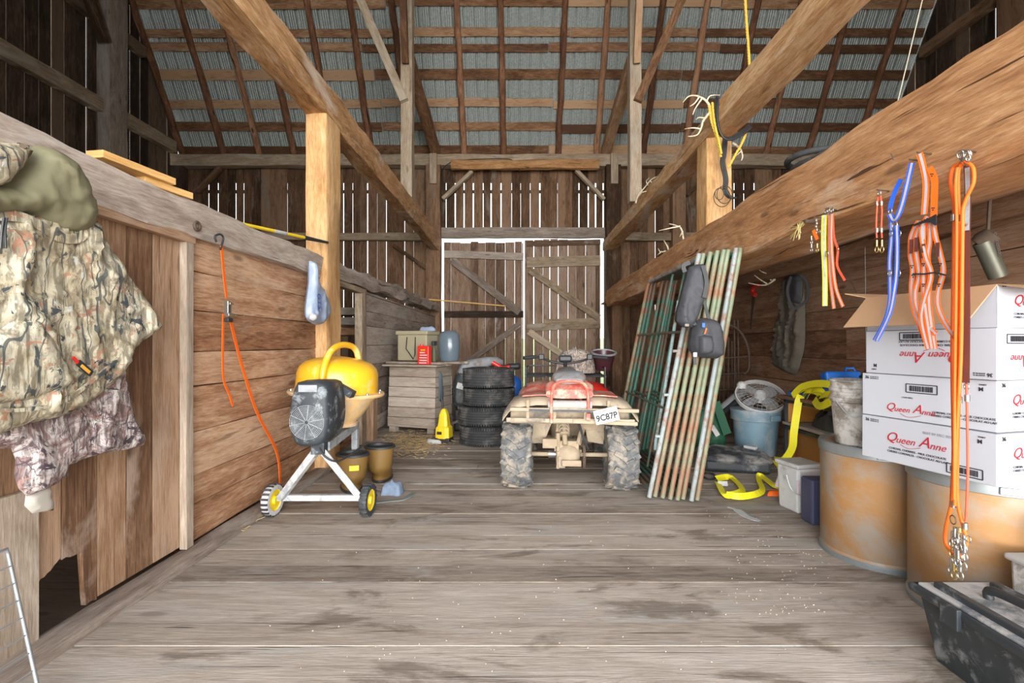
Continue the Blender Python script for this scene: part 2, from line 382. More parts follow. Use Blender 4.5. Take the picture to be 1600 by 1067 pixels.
# ================================================================ FAR WALL
m = MB(); x = -8.1; Yw = 11.4
door0, door1 = -1.77, 1.97
while x < 8.7:
    wd = random.uniform(.17, .25)
    gap = random.choice([.0, .005, .009, .015, .022, .026])
    z0 = 3.85 if (x+wd > door0 and x < door1) else 0
    if x > 3.4: z0 = 0
    if z0 == 0 and x < door0 and x+wd > door0: wd = door0-x
    m.box((x+wd/2-gap/2, Yw+random.uniform(-.004, .004), (z0+5.5)/2), (wd-gap, .025, 5.5-z0))
    x += wd
m.box((.3, Yw+.05, 5.3), (16.8, .03, .5)); m.box((.3, Yw+.05, 4.84), (16.8, .04, .07))
m.box((-5, Yw+.06, 1.0), (6.3, .03, 1.6)); m.box((5.4, Yw+.06, .9), (6.3, .03, 1.6))
tag(m.build('wall_back', M['barn'], origin=(0, Yw, 0)), **tags)
# gables
def gtop(y):
    d = min(11.4-y, y+.3); return (5.87+1.72*d if d < 2.1 else 9.5+.57*(d-2.1))
def gable(name, X, inx):
    m = MB(); y = -.3
    while y < 11.4:
        wd = random.uniform(.2, .3); gap = random.choice([0, .008, .014, .02, .028, .03])
        ya, yb = y, min(y+wd-gap, 11.4); t0, t1 = gtop(ya), gtop(yb); o1 = random.random()*30
        m.raw([(X-.012, ya, 0), (X+.012, ya, 0), (X+.012, yb, 0), (X-.012, yb, 0), (X-.012, ya, t0), (X+.012, ya, t0), (X+.012, yb, t1), (X-.012, yb, t1)],
              [(0, 3, 2, 1), (4, 5, 6, 7), (0, 1, 5, 4), (1, 2, 6, 5), (2, 3, 7, 6), (3, 0, 4, 7)], random.random(), lambda v: (v.z+o1, v.y+v.x)); y += wd
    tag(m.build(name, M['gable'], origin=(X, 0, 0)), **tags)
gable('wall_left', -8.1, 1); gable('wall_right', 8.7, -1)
m = MB()
for a, b_ in ((-8.1, -1.95), (3.4, 8.7)):
    x = a
    while x < b_:
        wd = min(.3, b_-x); m.box((x+wd/2, -.35, 4.4), (wd-.003, .025, 9.0-.2)); x += wd
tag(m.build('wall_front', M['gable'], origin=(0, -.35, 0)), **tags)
# ================================================================ ROOF
EY, EZ, SL = 11.45, 5.72, 1.72
nrm_ = V((0, SL, 1)).normalized()           # outward of lower slope
def slope(t): return V((0, EY-t, EZ+SL*t))  # t = run from the eave
m = MB(); x = -8.4; prof = []
while x < 9.0:
    prof += [(x, 0), (x+.185, 0), (x+.19, .045), (x+.225, .045), (x+.23, 0)]; x += .235
segs = [slope(-.25), slope(.7), slope(1.4), slope(2.1), V((0, 5.55, 11.4)), V((0, 1.75, 9.33)), V((0, -.6, 5.3))]
nr = [nrm_]*4+[V((0, 0, 1)), V((0, -.5, 1)).normalized(), V((0, -1, .6)).normalized()]
for k in range(len(segs)):
    for (px, h) in prof: m.v.append(V((px, 0, 0))+segs[k]+nr[k]*(.05+h))
n = len(prof)
for k in range(len(segs)-1):
    for i in range(n-1):
        a = k*n+i; m.quad([a, a+1, a+n+1, a+n], [(prof[i][0], k), (prof[i+1][0], k), (prof[i+1][0], k+1), (prof[i][0], k+1)], .5)
ro = m.build('ceiling', M['roof'], origin=(0, 0, 0)); tag(ro, **tags)
sol = ro.modifiers.new('s', 'SOLIDIFY'); sol.thickness = .004
# purlins (strapping boards under the metal)
rows = [(.05, .19), (.30, .18), (.55, .18), (.84, .20), (1.09, .17), (1.23, .15), (1.50, .23), (1.78, .2), (2.02, .18)]
for k, (t, wd) in enumerate(rows):
    cuts = [-8.05, random.uniform(-3.6, -2.6), random.uniform(.6, 1.3), random.uniform(3.6, 5), 8.65]
    for a, b_ in zip(cuts, cuts[1:]):
        dt = random.uniform(-.014, .014); p = slope(t+dt); m = MB()
        m.bar(V((a, 0, 0))+p+V((0, 0, random.uniform(-.02, .02))), V((b_-.02, 0, 0))+p, .025, wd*random.uniform(.85, 1.1), seg=10, jit=.012, up=(0, -1, SL))
        tag(m.build('purlin', M['purlin'], smooth=30), 'rough brown strapping board running across under the metal roof', 'purlin', 'roof purlins under the metal sheets')
# rafters (bark poles)
for k, xe in enumerate([290, 350, 405, 460, 521, 580, 640, 725, 787, 872, 932, 1005, 1070, 1135, 1197, 1262, 1335, 1396]):
    X0 = (xe-CX)*11.35/F; X1 = X0+random.uniform(-.06, .06)
    if k == 0: X0 = X1 = -7.95
    p0 = V((X0, 0, 0))+slope(-.02)-nrm_*.092; p1 = V((X1, 0, 0))+slope(2.15)-nrm_*.092
    pts = [p0+(p1-p0)*(i/14)+V((random.uniform(-1, 1)*.012, 0, random.uniform(-1, 1)*.012)) for i in range(15)]
    m = MB(); m.tube(pts, [.075+random.uniform(-.006, .006)-.001*i for i in range(15)], 9)
    tag(m.build('rafter_pole', M['rafter'], smooth=60), 'bark covered round pole rafter rising from the eave beam', 'rafter', 'bark pole rafters of the far roof slope')
for X0 in (-7, -5.2, -3.4, -1.6, .2, 2, 3.8, 5.6, 7.4):
    pass
# ================================================================ BIG TIMBERS
def timber(name, p0, p1, w_, h_, mt, label, cat='beam', seg=24, jit=.02, up=(0, 0, 1), group=None, **k):
    m = MB(); m.bar(p0, p1, w_, h_, seg, jit, up, **k); return tag(m.build(name, M[mt], smooth=28), label, cat, group)
timber('tie_beam', (-1.9, -.3, 3.52), (-1.9, 11.15, 3.52), .2, .32, 'tieL', 'long pale hewn tie beam running overhead to the far wall above the honey-coloured post', seg=60, jit=.028)
timber('tie_beam', (2.09, -.3, 3.47), (2.09, 11.15, 3.47), .28, .21, 'tieL', 'long square tie beam with antlers and looped rope on it', seg=60, jit=.02)
timber('support_post', (-1.9, 4.68, 0), (-1.9, 4.68, 3.37), .2, .36, 'post', 'honey-coloured squared post carrying the pale tie beam beside the plank wall', 'post', up=(0, 1, 0), seg=14, jit=.012)
timber('support_post', (2.10, 5.15, 2.29), (2.10, 5.15, 3.37), .27, .28, 'post', 'short-looking squared post under the antler-hung beam, black cable tied on it', 'post', up=(0, 1, 0), seg=14, jit=.012)
def lx(Z): return 1.655+.0149*Z
timber('log_beam', (lx(-.2)+.26, -.2, 2.06), (lx(9.85)+.26, 9.85, 2.15), .52, .45, 'log', 'massive knife-marked hewn log beam with dog leads hanging on its face', seg=70, jit=.03, h1=.34)
timber('granary_post', (1.98, 9.7, 0), (1.98, 9.7, 2.0), .2, .2, 'barn', 'dark post standing under the far end of the massive log beam', 'post', up=(0, 1, 0), seg=8, jit=.01)
timber('tie_ledger', (-1.95, 11.25, 5.46), (-1.96, 11.25, 5.46), .02, .02, 'barn', 'x') if 0 else None
timber('eave_beam', (-8.05, 11.2, 5.47), (8.6, 11.2, 5.47), .22, .26, 'brace', 'long squared eave beam under the feet of the pole rafters', seg=50, jit=.025)
timber('eave_log', P(705, 258, 11.0), P(936, 257, 11.0), .12, .2, 'orangelog', 'short orange round-edged log fixed before the eave beam over the doors', seg=14, jit=.03)
timber('door_header', P(690, 364, 11.25), P(950, 364, 11.25), .12, .24, 'greyboard', 'grey header timber across the top of the barn doors', seg=12, jit=.01)
timber('wall_girt', (-8.0, 11.28, 3.74), (-2.15, 11.28, 3.72), .14, .17, 'brace', 'horizontal girt on the far wall beside the cement-mixer side post', seg=14, jit=.015)
timber('wall_girt', (2.4, 11.28, 3.72), (8.6, 11.28, 3.72), .14, .18, 'brace', 'horizontal girt on the far wall behind the log beam', seg=14, jit=.015)
timber('door_post', (-1.96, 11.13, 0), (-1.96, 11.13, 5.33), .33, .25, 'barn', 'thick dark door post at the end of the pale tie beam', 'post', up=(0, 1, 0), seg=14, jit=.012)
timber('door_post', (2.19, 11.13, 0), (2.19, 11.13, 5.33), .34, .25, 'barn', 'thick dark door post where the antler-hung beam ends', 'post', up=(0, 1, 0), seg=14, jit=.012)
timber('wall_post', (3.72, 11.2, 0), (3.72, 11.2, 5.33), .3, .22, 'barn', 'dark wall post between the antler-hung beam and the short squared post', 'post', up=(0, 1, 0), seg=10, jit=.012)
timber('corner_post', (-7.9, 11.2, 0), (-7.9, 11.2, 5.33), .25, .22, 'gable', 'dark corner post where the gable meets the far wall', 'post', up=(0, 1, 0), seg=10, jit=.012)
timber('gable_post', (-7.9, 9.35, 0), (-7.9, 9.35, 8.6), .25, .42, 'greyboard', 'tall grey post against the gable wall beyond the jacket wall', 'post', up=(0, 1, 0), seg=14, jit=.012)
timber('gable_post', (8.5, 8.2, 0), (8.5, 8.2, 9.8), .25, .42, 'barn', 'tall brown post against the gable wall above the log beam', 'post', up=(0, 1, 0), seg=14, jit=.012)
for X, a, b_, sgn in ((-7.98, 'low', 'high', 1), (8.58, 'low', 'high', -1)):
    side = 'over the jacket wall' if X < 0 else 'over the log beam'
    timber('gable_girt', (X, 0, 5.76), (X, 11.1, 5.76), .16, .26, 'brace' if X < 0 else 'barn', 'lower horizontal girt of the gable wall '+side, seg=20, jit=.015)
    timber('gable_girt', (X, .4, 7.4), (X, 10.2, 7.4), .14, .22, 'gable' if X < 0 else 'barn', 'upper horizontal girt of the gable wall '+side, seg=20, jit=.015)
timber('gable_brace', (-7.8, 8.0, 9.0), (-7.8, 9.05, 6.9), .12, .2, 'barn', 'diagonal brace on the dark gable wall behind the jacket', 'brace', up=(1, 0, 0), seg=8, jit=.01)
timber('gable_brace', (8.4, 6.8, 8.0), (8.4, 7.9, 6.1), .12, .2, 'barn', 'diagonal brace on the gable wall over the log beam', 'brace', up=(1, 0, 0), seg=8, jit=.01)
# queen posts and their braces
for X, lab, s in ((-1.93, 'above the pale tie beam', -1), (2.02, 'above the antler-hung beam', 1)):
    timber('queen_post', (X, 8.35, 3.66), (X, 8.35, 9.4), .2, .2, 'brace', 'tall slim squared post standing '+lab, 'post', up=(0, 1, 0), seg=16, jit=.01)
    timber('roof_brace', (X+.02*s, 8.22, 5.36), (X+.95*s, 8.22, 7.5), .14, .12, 'brace' if s < 0 else 'purlin', 'long diagonal brace rising outward from the slim post '+lab, 'brace', up=(0, 1, 0), seg=8, jit=.008)
    timber('roof_strut', (X, 11.2, 5.68), (X, 8.48, 6.2), .2, .2, 'purlin', 'dark strut from the eave beam to the slim post '+lab, 'brace', seg=8, jit=.01)
    timber('knee_brace', (X, 8.2, 6.0), (X-.06*s, 7.7, 7.2), .11, .13, 'purlin', 'short steep brace on the face of the slim post '+lab, 'brace', seg=6, jit=.006)
    xx = 677 if s < 0 else 960
    timber('tie_block', P(xx, 240, 10.96), P(xx, 287, 10.96), .16, .06, 'brace', 'short vertical board pegged over the eave beam end, '+lab.replace('above', 'beyond'), 'board', up=(0, 1, 0), seg=3, jit=.004)
timber('corner_brace', P(692, 311, 11.15), P(738, 268, 11.15), .08, .12, 'brace', 'small diagonal corner brace by the door post below the pale tie beam end', 'brace', up=(0, 1, 0), seg=5, jit=.006)
timber('corner_brace', P(944, 312, 11.15), P(900, 266, 11.15), .08, .12, 'brace', 'small diagonal corner brace by the door post near the antler-hung beam', 'brace', up=(0, 1, 0), seg=5, jit=.006)
timber('corner_brace', P(1072, 305, 11.2), P(1110, 268, 11.2), .08, .12, 'barn', 'small diagonal corner brace behind the short squared post', 'brace', up=(0, 1, 0), seg=5, jit=.006)
timber('wall_brace', P(615, 383, 11.25), P(667, 420, 11.25), .08, .11, 'barn', 'thin diagonal brace low on the far wall beside the door post', 'brace', up=(0, 1, 0), seg=5, jit=.006)
timber('wall_brace', P(308, 300, 11.25), P(345, 262, 11.25), .08, .13, 'barn', 'thin diagonal brace high in the far dark corner', 'brace', up=(0, 1, 0), seg=5, jit=.006)
# ================================================================ DOORS
def leaf(name, x0, x1, ztop, Y, rails, diags):
    rt = thing(name, None, None, (x0, Y, .02)); rt['kind'] = 'structure'
    m = MB(); x = x0
    while x < x1-.01:
        wd = min(random.uniform(.16, .24), x1-x); gap = random.choice([.004, .009, .014, .02]) if name == 'door_2' else random.choice([0, .003, .005])
        m.box((x+wd/2-gap/2, Y, .02+(ztop-.02)/2+random.uniform(-.02, .02)), (wd-gap, .03, ztop-.04)); x += wd
    m.build('boards', M['doorwood'], rt)
    for i, (a, b_, h, mt) in enumerate(rails):
        k = MB(); k.bar(a, b_, .045, h, 6, .006); k.build('rail', M[mt], rt, smooth=50)
    for (a, b_, h, mt) in diags:
        k = MB(); k.bar(a, b_, h, .05, 6, .006, up=(0, 1, 0)); k.build('diagonal_brace', M[mt], rt, smooth=50)
Yd = 11.3
leaf('door_1', door0+.02, .115, 3.61, Yd, [(P(694, 397, Yd-.06), P(818, 401, Yd-.06), .17, 'greyboard'), (P(694, 491, Yd-.06), P(818, 491, Yd-.06), .15, 'gable'), (P(694, 612, Yd-.06), P(818, 612, Yd-.06), .17, 'gable')],
     [(P(706, 406, Yd-.12), P(812, 488, Yd-.12), .17, 'greyboard'), (P(718, 575, Yd-.12), P(812, 506, Yd-.12), .14, 'greyboard')])
leaf('door_2', .148, 1.945, 3.68, Yd, [(P(823, 410, Yd-.06), P(938, 407, Yd-.06), .24, 'brace'), (P(823, 512, Yd-.06), P(938, 507, Yd-.06), .17, 'brace'), (P(850, 502, Yd-.06), P(938, 500, Yd-.06), .1, 'brace'), (P(823, 381, Yd-.05), P(938, 378, Yd-.05), .12, 'doorwood')],
     [(P(828, 422, Yd-.12), P(936, 497, Yd-.12), .16, 'brace'), (P(826, 518, Yd-.12), P(895, 565, Yd-.12), .15, 'brace')])
# ================================================================ LEFT PLANK WALL
XL = -1.9
def hplanks(X, y0, y1, z0, z1, mt, name, wmin=.17, wmax=.27, th=.05, gap=.006, holes=(), origin=None, cutp=.3):
    m = MB(); z = z0
    while z < z1-.02:
        wd = min(random.uniform(wmin, wmax), z1-z)
        spans = [(y0, y1)]
        for (a, b_, c, d) in holes:
            if z+wd/2 > c and z+wd/2 < d: spans = [(y0, a), (b_, y1)]
        for (a, b_) in spans:
            cs = [a, b_] if random.random() > cutp else [a, random.uniform(a+.3*(b_-a), b_-.3*(b_-a)), b_]
            for q, r in zip(cs, cs[1:]):
                s = 1 if X > 0 else -1; dx = random.uniform(0, .008)
                m.bar((X+s*(th/2+dx), q, z+wd/2), (X+s*(th/2+dx), r-.004, z+wd/2), th, wd-gap, seg=10, jit=.006)
        z += wd
    return m.build(name, M[mt], smooth=40, origin=origin)
o = hplanks(XL, 2.76, 4.5, .05, 1.83, 'brown', 'plank_partition', cutp=0); tag(o, 'partition of wide red-brown horizontal planks with the orange strap hanging on it', 'partition')
o = hplanks(XL, 5.78, 11.0, .05, 1.86, 'greyboard', 'plank_partition', cutp=.5); tag(o, 'grey weathered horizontal plank partition behind the wooden bin', 'partition')
# vertical board section with a gnawed hole
m = MB(); ys = [2.70, 2.5, 2.33, 2.17, 2.0, 1.87]
for a, b_ in zip(ys[1:], ys): m.box((XL-.015, (a+b_)/2, .95), (.022, b_-a-.006, 1.78)) if a > 2.05 else None
def gnaw(y0, y1, zb, side):
    k = 9; vs = []; fr = []
    for i in range(k+1):
        y = y0+(y1-y0)*i/k; z = zb(i/k)+random.uniform(-.008, .008); vs += [V((XL-.004, y, z)), V((XL-.004, y, 1.83)), V((XL-.026, y, z)), V((XL-.026, y, 1.83))]
    for i in range(k):
        a = i*4; b_ = a+4; fr += [(a, b_, b_+1, a+1), (a+2, a+3, b_+3, b_+2), (a, a+2, b_+2, b_)]
    fr += [(0, 1, 3, 2), (k*4, k*4+2, k*4+3, k*4+1)]
    o1 = random.random()*30; m.raw(vs, fr, random.random(), lambda v: (v.z+o1, v.y+v.x))
gnaw(2.003, 2.167, lambda t: .30 if t < .62 else .05, 0); gnaw(1.87, 1.997, lambda t: .24+.07*t, 0)
tag(m.build('vertical_boarding', M['vert']), 'panel of smooth vertical boards gnawed open at the foot, behind the hanging jacket', 'panel')
m = MB(); m.box((XL+.012, 1.80, 1.0), (.02, .165, 1.3)); m.box((XL+.012, 1.64, 1.0), (.02, .16, 1.3))
k = MB()
for (yc, wd) in ((1.805, .15), (1.65, .155), (1.49, .155), (1.33, .155)): k.box((XL+.012, yc, .34), (.02, wd, .60), tone=.4)
tag(k.build('grey_boarding', M['palepost']), 'pale grey boards standing under the jacket beside the gnawed hole', 'panel')
k = MB()
for i in range(9): k.box((XL-.02, .42+i*.17, .95), (.02, .165, 1.78))
tag(k.build('vertical_boarding', M['vert']), 'vertical brown boards directly behind the camouflage jacket', 'panel')
timber('frame_stud', (XL+.02, 2.72, .05), (XL+.02, 2.72, 1.8), .04, .06, 'palepost', 'narrow pale upright stud at the end of the vertical board panel', 'stud', up=(0, 1, 0), seg=6, jit=.003)
timber('frame_rail', (XL+.02, .6, 1.80), (XL+.02, 2.76, 1.80), .05, .05, 'vert', 'thin brown rail under the grey plate over the vertical boards', 'rail', seg=6, jit=.003)
timber('wall_plate', (-1.94, .3, 1.915), (-1.94, 4.48, 1.915), .2, .19, 'plate', 'weathered grey hewn plate capping the red-brown plank partition', 'beam', seg=40, jit=.03)
timber('wall_plate', (-1.94, 4.9, 1.955), (-1.92, 11.0, 2.05), .2, .17, 'plate', 'wavy bark-edged grey plate capping the grey plank partition', 'beam', seg=40, jit=.05)
timber('floor_sill', (-1.835, -.3, .022), (-1.835, 4.5, .022), .13, .045, 'greyboard', 'worn floor sill strip along the foot of the plank partition', 'sill', seg=24, jit=.006)
timber('opening_jamb', (-1.88, 5.72, .02), (-1.88, 5.72, 1.86), .09, .16, 'brace', 'pale jamb beside the dark opening next to the cement mixer', 'stud', up=(0, 1, 0), seg=6, jit=.004)
timber('opening_lintel', (-1.88, 4.88, 1.83), (-1.88, 5.8, 1.83), .09, .06, 'brace', 'pale head piece over the dark opening next to the cement mixer', 'rail', seg=4, jit=.004)
timber('opening_post', (-1.88, 5.72+.35, .0), (-1.88, 5.72+.35, .62), .14, .2, 'vert', 'short brown post foot beside the wooden bin', 'post', up=(0, 1, 0), seg=4, jit=.004)
o = hplanks(-1.93, 4.88, 5.62, .05, 1.0, 'brown', 'opening_boards', cutp=0); tag(o, 'low brown boards closing the lower half of the opening behind the mixer', 'partition')
# things seen through the opening
for i, (z, mt) in enumerate(((1.66, 'greyboard'), (1.52, 'greyboard'), (1.38, 'brown'))):
    timber('stacked_board', (-4.2, 6.6, z), (-2.2, 6.75, z), .25, .1, mt, ['topmost grey board seen through the opening beside the post', 'grey board under another seen through the opening beside the post', 'lowest brown board seen through the opening beside the post'][i], 'board', seg=6, jit=.02)
for i, dx in enumerate((-4.1, -2.4)):
    timber('board_rack_post', (dx, 6.68, 0), (dx, 6.68, 1.31), .09, .09, 'gable', ['rack post holding stacked boards, far from the opening', 'rack post holding stacked boards, close to the opening'][i], 'post', up=(0, 1, 0), seg=4, jit=.004)
# ================================================================ RIGHT GRANARY RECESS
o = hplanks(3.4, .0, 11.3, 0, 2.12, 'wallR', 'granary_partition', .2, .32, cutp=.6); tag(o, 'dark red-brown horizontal plank wall of the recess behind the bins', 'partition')
m = MB(); x = 1.95
for i in range(26):
    wd = .26; m.box((x+wd/2, 5.6, 2.155), (wd-.006, 11.6, .03)); x += wd
tag(m.build('loft_floor', M['wallR']), 'underside boards of the low loft over the recess', 'loft floor')
for i, z in enumerate((2.09, )):
    timber('loft_joist', (2.55, .1, 2.07), (2.55, 9.9, 2.07), .12, .13, 'wallR', 'round-edged joist under the loft nearest the log beam', 'beam', seg=20, jit=.02)
    timber('loft_joist', (3.1, .1, 2.07), (3.1, 9.9, 2.07), .12, .13, 'wallR', 'joist under the loft close to the granary planks', 'beam', seg=20, jit=.02)
# hay dust grass bank outside
m = MB(); nx, ny = 40, 14
for j in range(ny):
    for i in range(nx):
        X = -60+120*i/(nx-1); Y = 11.6+60*(j/(ny-1))**1.6; m.v.append(V((X, Y, -.35+2.4*(j/(ny-1))**.8+.15*noise.noise(V((X*.2, Y*.2, 0))))))
for j in range(ny-1):
    for i in range(nx-1):
        a = j*nx+i; m.quad([a, a+1, a+nx+1, a+nx], [(0, 0)]*4, .5)
o = m.build('grass_bank', M['grass'], smooth=60, origin=(0, 12, 0)); tag(o, 'green grass outside beyond the barn doors', 'grass', kind='stuff')
m = MB(); m.box((0, -8, -.4), (60, 14, .1)); tag(m.build('ground', plain('gravel_yard', (.42, .39, .34), .9, 0, .2, 6)), kind='structure')
# ================================================================ object materials
M['camo'] = camo('leaf_camouflage', [(.19, .155, .10), (.34, .28, .185), (.50, .43, .30), (.60, .55, .42), (.36, .33, .26)], 6.5, (.065, .075, .08))
M['camoP'] = camo('purple_camouflage', [(.11, .07, .065), (.22, .145, .135), (.32, .22, .21), (.62, .56, .54), (.17, .12, .13)], 9, (.08, .06, .07), .03, (.30, .17, .14))
M['olive'] = plain('olive_lining', (.19, .175, .105), .55, 0, .15, 9, .2, spec=.35)
M['beige'] = plain('beige_lining', (.42, .39, .34), .7)
M['black'] = plain('black_plastic', (.025, .027, .03), .5, 0, .3, 20)
M['dustblack'] = plain('dusty_black_plastic', (.025, .03, .034), .5, 0, .3, 18, 0, (.16, .165, .17), .1, 9)
M['rubber'] = plain('tyre_rubber', (.028, .029, .031), .75, 0, .4, 22, .2, (.10, .095, .09), .25, 6)
M['mudrubber'] = plain('muddy_tyre', (.10, .103, .108), .85, 0, .5, 22, .3, (.27, .235, .19), .36, 9)
M['mud'] = plain('dried_mud', (.33, .26, .18), .9, 0, .22, 18, .6, (.30, .23, .15), .35, 5)
M['muddyplastic'] = plain('mud_coated_plastic', (.36, .29, .205), .8, 0, .2, 12, .3, (.16, .14, .12), .2, 6)
M['redpl'] = plain('faded_red_plastic', (.62, .10, .07), .5, 0, .2, 10, 0, (.52, .38, .28), .35, 7)
M['red'] = plain('bright_red', (.72, .03, .02), .35, 0, .1, 5)
M['greypl'] = plain('worn_grey_vinyl', (.25, .26, .28), .6, 0, .15, 12, 0, (.20, .16, .12), .25, 6)
M['yellow'] = plain('mixer_yellow', (.86, .46, .02), .35, 0, .08, 6, 0, (.85, .60, .25), .15, 4, coat=.4)
M['yellowd'] = plain('dusty_mixer_yellow', (.80, .52, .22), .6, 0, .1, 6, 0, (.62, .46, .30), .4, 5)
M['yelpl'] = plain('yellow_plastic', (.85, .60, .02), .4)
M['mixdark'] = plain('cement_dusted_black', (.035, .042, .05), .6, 0, .3, 14, 0, (.26, .29, .31), .12, 11)
M['cement'] = plain('cement_grey', (.34, .36, .38), .85, 0, .15, 14, .2, (.2, .22, .24), .25, 8)
M['whitepaint'] = plain('cement_white_paint', (.52, .52, .52), .7, 0, .1, 16, .1, (.30, .32, .34), .28, 12)
M['orange'] = plain('orange_webbing', (.86, .14, .008), .6, 0, .06, 30)
M['orangecoat'] = plain('coated_orange_webbing', (.9, .14, .01), .35, 0, .04, 20, coat=.3)
M['reflect'] = plain('reflective_tape', (.44, .40, .42), .4, .1, .06, 20)
M['limeweb'] = plain('lime_webbing', (.72, .80, .05), .5, 0, .06, 30)
M['yelweb'] = plain('yellow_webbing', (.90, .82, .02), .5, 0, .06, 30)
M['blueweb'] = plain('blue_webbing', (.02, .12, .72), .45, 0, .06, 20)
M['steel'] = plain('zinc_steel', (.48, .48, .46), .3, .9, .1, 20)
M['brass'] = plain('brass', (.72, .52, .2), .3, .9, .1, 20)
M['leather'] = plain('dark_brown_leather', (.09, .025, .018), .4, 0, .2, 12)
M['redcord'] = plain('red_cord', (.75, .09, .04), .6)
M['bluegl'] = plain('blue_plastic', (.01, .13, .52), .45, 0, .15, 10)
M['navy'] = plain('navy_plastic', (.06, .065, .13), .5, 0, .1, 10)
M['white'] = plain('white_plastic', (.54, .54, .54), .5, 0, .08, 10, 0, (.36, .34, .3), .15, 6)
M['dirtywhite'] = plain('plastered_white_plastic', (.58, .56, .53), .7, 0, .1, 14, .2, (.22, .19, .16), .38, 8)
M['card'] = plain('white_cardboard', (.45, .46, .50), .75, 0, .03, 5)
M['kraft'] = plain('kraft_cardboard', (.46, .28, .155), .8, 0, .06, 8)
M['drum'] = plain('fibre_drum', (.34, .175, .065), .55, 0, .1, 4, .05, (.30, .245, .195), .44, 1.6, coat=.15)
M['drumrim'] = plain('drum_steel_band', (.30, .33, .34), .45, .6, .15, 10)
M['bin'] = plain('blue_grey_bin', (.17, .27, .34), .5, 0, .12, 6, 0, (.32, .36, .38), .25, 4)
M['gateg'] = plain('green_gate_paint', (.05, .15, .11), .55, .1, .3, 12, .2, (.16, .09, .06), .40, 5)
M['gater'] = plain('rusty_gate_paint', (.20, .24, .155), .6, .1, .3, 14, .3, (.25, .12, .065), .46, 5)
M['gatew'] = plain('white_gate_paint', (.27, .31, .31), .6, .1, .15, 14, .3, (.24, .13, .09), .30, 9)
M['tarp'] = plain('black_sheet_plastic', (.05, .055, .065), .3, 0, .2, 6, .2, (.30, .29, .28), .38, 3)
M['bone'] = plain('antler_bone', (.66, .58, .42), .55, 0, .15, 14, 0, (.40, .28, .15), .25, 9)
M['rope'] = plain('yellow_rope', (.72, .45, .06), .8, 0, .2, 40)
M['twine'] = plain('twine', (.62, .55, .42), .8)
M['khaki'] = plain('khaki_plastic', (.34, .30, .20), .55, 0, .08, 8)
M['clearpl'] = plain('smoky_clear_plastic', (.12, .155, .19), .2, 0, .1, 5)
M['bagpl'] = plain('thin_bag_plastic', (.30, .37, .50), .35, 0, .12, 8)
M['canvas'] = plain('brown_rubber', (.19, .105, .025), .55, 0, .12, 7)
M['ink'] = plain('black_print', (.02, .02, .025), .7)
M['redink'] = plain('red_print', (.42, .012, .025), .7)
M['bluink'] = plain('blue_print', (.02, .06, .4), .7)
M['darkcloth'] = plain('dark_cloth', (.06, .055, .05), .85, 0, .25, 12)
M['blackcloth'] = plain('black_nylon', (.045, .047, .055), .7, 0, .2, 16)
M['browncoat'] = plain('faded_brown_coat', (.10, .085, .065), .85, 0, .2, 10)
M['greencl'] = plain('dark_green_nylon', (.01, .085, .04), .6)
M['straw'] = plain('straw', (.55, .39, .18), .9, 0, .4, 30)
M['rust'] = plain('rusty_iron', (.11, .075, .055), .8, .3, .3, 20)
M['galv'] = plain('galvanised_wire', (.42, .45, .48), .45, .7, .15, 20)
M['tan'] = plain('orange_brown_board', (.48, .20, .04), .5, 0, .08, 4)
M['dust'] = plain('dusty_grey', (.36, .34, .32), .85, 0, .15, 8)
def text(s, size, loc, rot, mat, name='lettering', parent=None, shear=0, ext=.0006, align='CENTER', sx=1, bold=0):
    c = bpy.data.curves.new(name, 'FONT'); c.body = s; c.size = size; c.extrude = ext; c.align_x = align; c.align_y = 'CENTER'; c.shear = shear; c.offset = bold; c.resolution_u = 3
    o = bpy.data.objects.new(name, c); COL.objects.link(o)
    me = bpy.data.meshes.new_from_object(o.evaluated_get(bpy.context.evaluated_depsgraph_get())); bpy.data.objects.remove(o)
    me.materials.clear(); me.materials.append(mat)
    o = bpy.data.objects.new(name, me); COL.objects.link(o)
    o.scale = (sx, 1, 1); o.rotation_euler = rot
    if parent is not None: o.parent = parent; o.location = V(loc)-loc_of(parent)
    else: o.location = loc
    return o
def wtext(s, size, loc, ux, uz, mat, parent, **k):
    """lettering lying in the plane spanned by ux (reading direction) and uz (up)"""
    ux = V(ux).normalized(); uz = V(uz).normalized(); n = ux.cross(uz); R = Matrix((ux, uz, n)).transposed()
    return text(s, size, loc, R.to_euler(), mat, parent=parent, **k)
def yz(Xp): return lambda u, v: V((Xp, u, v))
def poly(px, Xp):
    r = []
    for (x, y) in px: p = PX(x, y, Xp); r.append((p.y, p.z))
    return r
def smoothpoly(pts, n=3):
    pts = [V((p[0], p[1], 0)) for p in pts]; q = spline(pts+[pts[0]], n)[:-1]; return [(p.x, p.y) for p in q]
# ================================================================ CAMOUFLAGE JACKET AND TROUSERS
XJ = -1.70
def jf(f, a, ph=0, k=13):
    def fn(p):
        q = V((p.x*5, p.y*3.2, ph)); wv = noise.noise(q)*2.2
        r1 = 1-abs(math.sin(p.x*k*.6+p.y*2.2+ph+wv)); r2 = 1-min(1, abs(noise.noise(V((p.x*16+p.y*7, p.y*9-p.x*5, ph+4))))*5)
        return a*(1.5*r1**2.2-.5)+a*.75*r2+a*.35*noise.noise(V((p.x*40, p.y*30, ph)))
    return fn
pl = [(-90, 640), (0, 645), (60, 640), (125, 625), (178, 560), (190, 590), (205, 650), (223, 688), (212, 700), (160, 708), (100, 730), (97, 748), (42, 775), (22, 742), (17, 700), (-90, 705)]
m = MB(); puff(m, smoothpoly(poly(pl, XJ-.05), 2), yz(XJ-.05), (1, 0, 0), .05, .02, .05, .02, jf(0, .016, 1))
tr = m.build('hunting_trousers', M['camoP'], smooth=80); tag(tr, 'purple-brown camouflage trousers hanging under the leafy jacket', 'trousers')
